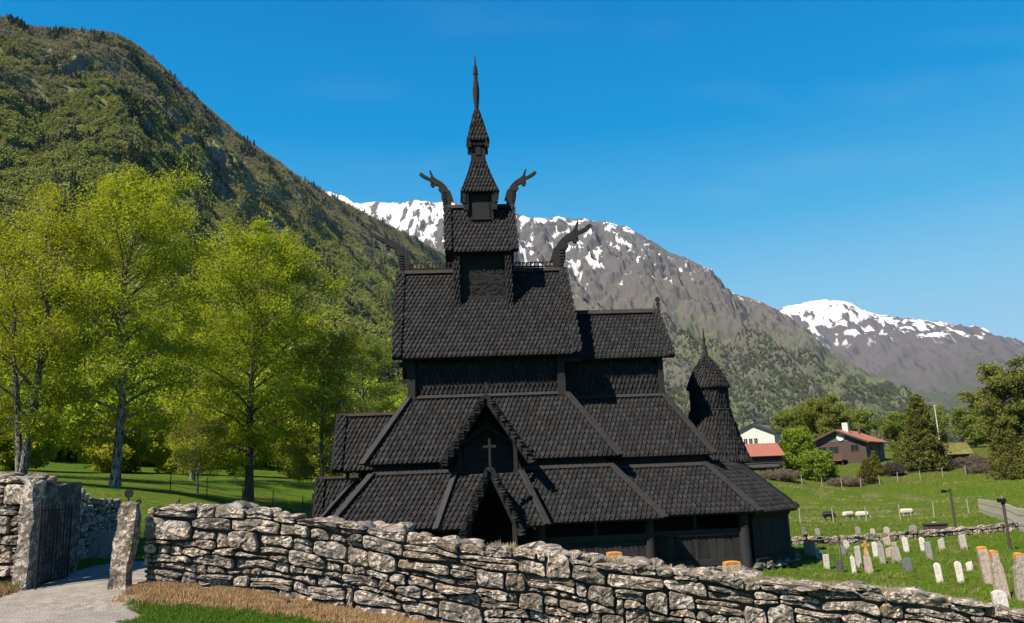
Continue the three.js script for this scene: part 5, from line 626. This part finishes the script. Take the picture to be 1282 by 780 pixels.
function pine(name, label, p, { h, seed, R, bare = .4, cols }) { const g = thing(name, label, 'tree', p), r = mulberry(seed), wood = [], spots = []; const tr = []; for (let i = 0; i <= 10; i++) tr.push(V(.05 * h * n3(i * .3, seed, 1), i / 10 * h * .93 - .2, .05 * h * n3(i * .3, seed, 7))); wood.push(tube(tr, tr.map((_, i) => .3 * (1 - i / 10 * .8)), 9)); for (let k = 0; k < 30; k++) { const t = bare + (1 - bare) * (k + r()) / 30, i0 = Math.min(9, Math.floor(t * 10)), b = tr[i0].clone().lerp(tr[i0 + 1], t * 10 - i0), az = k * 2.4 + r(), L = R * Math.sqrt(clamp(1.05 - Math.pow((t - bare - .25) / (1 - bare) * 1.25, 2), .1)) * (.6 + .5 * r()), e = V(b.x + Math.cos(az) * L, b.y + L * (.12 + .3 * t) + (r() - .5), b.z + Math.sin(az) * L), mid = b.clone().lerp(e, .5).add(V(0, -.12 * L, 0)); wood.push(tube([b, mid, e], [.1, .065, .02], 5)); for (let q = 0; q < 30; q++) { const f = .35 + .7 * Math.sqrt(r()), c = b.clone().lerp(e, f), v = inBall(r); spots.push([c.add(V(v.x * 1.1, .2 + v.y * .55, v.z * 1.1)), 1.4 + r() * .9]); } } wood.forEach(x => tinted(x, [.30, .17, .095])); part('trunk', mergeGeometries(wood), M.bark, g); crownOf(g, CL.needle, M.leafD, spots, r, cols); return g; }
const PIN = [[.24, .26, .04], [.12, .15, .03]];
pine('pine_tree', 'large spreading pine with reddish limbs at the edge of the pasture', gy(57.0, -95), { h: 12.6, R: 3.9, seed: 101, bare: .3, cols: PIN });
pine('pine_tree', 'pine with long bare side limbs next to the large spreading pine', gy(61.8, -95), { h: 10.4, R: 4.0, seed: 105, bare: .3, cols: PIN });
conifer('spruce_tree', 'slender dark spruce standing under the large pine', gy(55.2, -93.5), { h: 7.4, R: 2.0, seed: 107, cols: SPR, cs: 1.4 });
conifer('spruce_tree', 'broad low spruce under the pine with bare limbs', gy(57.2, -91), { h: 4.8, R: 2.6, seed: 109, cols: SPR, cs: 1.5 });
conifer('spruce_tree', 'bushy dark spruce beside the garden wire fence under the pines', gy(59.0, -89), { h: 6.0, R: 2.4, seed: 111, cols: SPR, cs: 1.5 });
conifer('spruce_tree', 'low dark green juniper like spruce in front of the turf roofed hut', gy(54.0, -91.5), { h: 2.6, R: 1.5, seed: 113, cols: SPR, cs: 1.3, tiers: 14 });
// shrubs and dry thickets
function shrub(label, x, z, R, H, seed, cols, n = 160) { const g = thing('shrub', label, 'shrub', gy(x, z)), r = mulberry(seed), wood = [], spots = []; for (let k = 0; k < 14; k++) { const a = r() * TAU, e = V(Math.cos(a) * R * r(), H * (.5 + r() * .4), Math.sin(a) * R * r()); wood.push(tinted(tube([V(0, -.05, 0), e.clone().multiplyScalar(.5), e], [.03, .02, .008], 4), [.12, .09, .07])); } for (let k = 0; k < n; k++) { const v = inBall(r); spots.push([V(v.x * R, Math.max(.1, H * .5 + v.y * H * .5), v.z * R), .9 + r() * .7]); } part('stems', mergeGeometries(wood), M.bark, g); crownOf(g, CL.bush, M.leafW, spots, r, cols); }
shrub('leafless brownish shrub between the small conifers by the brown house', 47.4, -105, 1.3, 1.5, 121, [[.16, .11, .08], [.12, .09, .06]]);
shrub('tangle of dry pale stalks on the bank below the red roofed shed', 31, -99, 2.6, .9, 123, [[.32, .26, .18], [.24, .19, .13]], 260);
shrub('second tangle of dry stalks on the bank under the round trees', 39.6, -101, 2.0, .8, 125, [[.30, .25, .16], [.2, .18, .11]], 200);
shrub('mound of dry heather below the turf roofed hut', 59.5, -108, 2.8, 1.3, 127, [[.28, .23, .17], [.2, .17, .12]], 240);
shrub('grey rubble coloured thicket at the foot of the large pine', 56, -100, 2.2, .8, 129, [[.24, .2, .14], [.17, .15, .1]], 180);
// ------------------------------------------------------------ houses
function house(name, label, p, turn, { w, l, e, rise, wall, roof, over = .5, parts, roofMat = 'tile' }) { // gable end faces +z, ridge along z
  const g = thing(name, label, 'house', p, turn), b = new MB(); b.prism([V(-w / 2, -1.2, 0), V(w / 2, -1.2, 0), V(w / 2, e, 0), V(0, e + rise, 0), V(-w / 2, e, 0)], V(0, 0, 1), l, wall); const W = part('wall', b.geo(), M.paint, g); const R = new THREE.Group(); R.name = 'roof'; g.add(R);
  for (const s of [-1, 1]) { const sl = Math.hypot(w / 2, rise), ux = V(s * w / 2, -rise, 0).divideScalar(sl), n = V(s * rise, w / 2, 0).normalize(); const m = new MB(); const c = V(0, e + rise, -l / 2).addScaledVector(ux, (sl + over) / 2).addScaledVector(n, .08); m.obox(c, ux.clone().multiplyScalar((sl + over) / 2), n.clone().multiplyScalar(.07), V(0, 0, l / 2 + over), roof); const rp = part('slope', m.geo(), M.paint, R); if (roofMat === 'tile') for (let k = 0; k < 18; k++) { const t = new MB(); const z = -l - over + (l + 2 * over) * (k + .5) / 18; t.obox(V(0, e + rise, z).addScaledVector(ux, (sl + over) / 2).addScaledVector(n, .17), ux.clone().multiplyScalar((sl + over) / 2 - .02), n.clone().multiplyScalar(.03), V(0, 0, (l + 2 * over) / 18 * .3), roof.map(v => v * (.85 + .3 * ((k * 37 % 11) / 11)))); part('tile_row', t.geo(), M.paint, R); }
    const f = new MB(); f.obox(V(0, e + rise, over + .03).addScaledVector(ux, (sl + over) / 2).addScaledVector(n, .02), ux.clone().multiplyScalar((sl + over) / 2), n.clone().multiplyScalar(.12), V(0, 0, .03), [.05, .035, .03]); part('bargeboard', f.geo(), M.paint, R); }
  if (parts) parts(g, W, R); return g; }
function win(g, x, y, z, w, h, turn = 0, frame = [.75, .73, .7]) { const q = new THREE.Group(); q.name = 'window'; q.position.set(x, y, z); q.rotation.y = turn; g.add(q); const f = new MB(); f.box(0, h / 2, .03, w + .12, .08, .06, frame); f.box(0, -h / 2, .03, w + .12, .08, .06, frame); f.box(-w / 2, 0, .03, .08, h - .08, .06, frame); f.box(w / 2, 0, .03, .08, h - .08, .06, frame); f.box(0, 0, .03, .05, h - .08, .05, frame); part('frame', f.geo(), M.paint, q); const p = new THREE.BoxGeometry(w, h, .02); p.translate(0, 0, .012); part('pane', p, M.glass, q); }
const redTile = [.50, .19, .11], brown = [.075, .045, .035];
house('brown_house', 'brown timber house with red tiled roof, white chimney and wooden deck', [46.2, 4.05, -119], -.62, { w: 7.6, l: 11.5, e: 2.5, rise: 1.65, wall: brown, roof: redTile, over: .7, parts(g) {
  const c = new MB(); c.box(.6, 4.6, -3.2, .8, 1.5, .8, [.78, .76, .73]); part('chimney', c.geo(), M.paint, g); const c2 = new MB(); c2.box(2.2, 4.0, -4.2, .3, .8, .3, [.06, .06, .06]); part('vent_pipe', c2.geo(), M.paint, g);
  const d = new THREE.CylinderGeometry(.55, .55, .06, 24); d.rotateX(Math.PI / 2); d.translate(.5, 3.2, .12); part('satellite_dish', tinted(d, white), M.paint, g); const gb = new MB(); gb.prism([V(-3.3, 2.55, .03), V(3.3, 2.55, .03), V(0, 3.95, .03)], V(0, 0, 1), .04, [.13, .12, .115]); part('gable_boarding', gb.geo(), M.paint, g);
  win(g, -2.2, 1.3, .02, 1.2, 1.2, 0, [.1, .06, .05]); win(g, -.6, 1.3, .02, 1.2, 1.2, 0, [.1, .06, .05]); win(g, 2.3, 1.6, .02, 1.1, .9, 0, [.1, .06, .05]); win(g, 3.82, 1.5, -3, 1.2, 1.0, Math.PI / 2, [.1, .06, .05]); win(g, 3.82, 1.5, -8.4, 1.0, 1.0, Math.PI / 2, [.1, .06, .05]);
  const dr = new MB(); dr.box(3.84, .8, -6, .06, 2.0, .9, [.03, .02, .02]); part('door', dr.geo(), M.paint, g); const dk = new MB(); dk.box(-1.6, -.1, 1.6, 5.4, .16, 3.0, [.17, .075, .05]); part('deck', dk.geo(), M.paint, g);
  for (let k = 0; k < 22; k++) { const b = new MB(); b.box(-4.2 + k * .25, .4, 3.05, .19, .95, .04, [.15, .065, .045]); part('deck_board', b.geo(), M.paint, g); } for (const x of [-4.2, 1.1]) { const b = new MB(); b.box(x, -.7, 2.8, .16, 1.2, .16, brown); part('deck_post', b.geo(), M.paint, g); } const tb = new MB(); tb.box(-2.4, .95, 3.1, 1.6, .06, .3, [.6, .6, .58]); part('deck_shelf', tb.geo(), M.paint, g); } });
house('log_shed', 'small dark log shed with a red metal roof', [32.6, 3.5, -105], Math.PI / 2 + .12, { w: 3.6, l: 4.8, e: 1.4, rise: 1.35, wall: [.035, .03, .028], roof: [.46, .16, .115], over: .45, roofMat: 'sheet', parts(g) { for (let k = 0; k < 6; k++) { const c = new THREE.CylinderGeometry(.12, .12, 5.1, 8); c.rotateX(Math.PI / 2); c.translate(-1.82, -.15 + k * .26, -2.4); part('log', tinted(c, [.05, .043, .04]), M.paint, g); } const b = new MB(); b.box(-2.2, .1, -2.4, .1, .3, 3.8, [.14, .13, .12]); part('bench_board', b.geo(), M.paint, g); for (const z of [-.4, -4.4]) { const q = new MB(); q.box(-2.1, -.4, z, .18, 1.6, .18, [.04, .035, .03]); part('post', q.geo(), M.paint, g); } } });
house('white_house', 'white timber house with dark solar roof behind the red roofed shed', [46.0, 7.6, -160], -.55, { w: 8, l: 9, e: 2.5, rise: 1.8, wall: [.80, .80, .78], roof: [.05, .055, .065], over: .5, roofMat: 'sheet', parts(g) { for (const x of [-1.6, -.6, .4]) win(g, x, 1.0, .02, .7, 1.1); win(g, -2.9, 1.0, .02, .7, 1.1); const sl = Math.hypot(4, 1.8); for (let k = 0; k < 4; k++) for (let j = 0; j < 2; j++) { const m = new MB(), ux = V(4, -1.8, 0).divideScalar(sl), n = V(1.8, 4, 0).normalize(); m.obox(V(0, 4.3, -1.3 - k * 2.0).addScaledVector(ux, 1.3 + j * 1.9).addScaledVector(n, .2), ux.clone().multiplyScalar(.9), n.clone().multiplyScalar(.02), V(0, 0, .94), [.02, .025, .04]); part('solar_panel', m.geo(), M.glass, g); } const b = new MB(); b.box(0, 4.5, -4.5, .5, .1, 9.6, [.7, .7, .7]); part('ridge_flashing', b.geo(), M.paint, g); } });
{ const h = house('turf_hut', 'low brown hut with a mossy yellow green turf roof', [63.6, 3.0, -118], Math.PI / 2 - .2, { w: 4.4, l: 5.2, e: 1.3, rise: 1.3, wall: [.075, .035, .025], roof: [.24, .23, .06], over: .5, roofMat: 'turf', parts(g) { const im = new THREE.InstancedMesh(tuft(15, 14, .3, .04), std({ color: 0xffffff, roughness: 1 }), 500), r = mulberry(15), m = new THREE.Matrix4(), c = new THREE.Color(); for (let k = 0; k < 500; k++) { const s = r() < .5 ? -1 : 1, f = r(), z = .4 - r() * 6; m.compose(V(s * f * 2.5, 2.75 - f * 1.48, z), new THREE.Quaternion(), V(1, .7, 1)); im.setMatrixAt(k, m); im.setColorAt(k, c.setRGB(...mix3([.34, .30, .08], [.2, .24, .05], r()))); } im.name = 'turf'; im.userData.kind = 'stuff'; g.add(im); for (let k = 0; k < 6; k++) { const b = new MB(); b.box(-2.22, .0 + k * .24, -2.6, .05, .2, 5.2, [.085, .04, .03]); part('plank', b.geo(), M.paint, g); } } }); }
renderer.render(scene, camera);
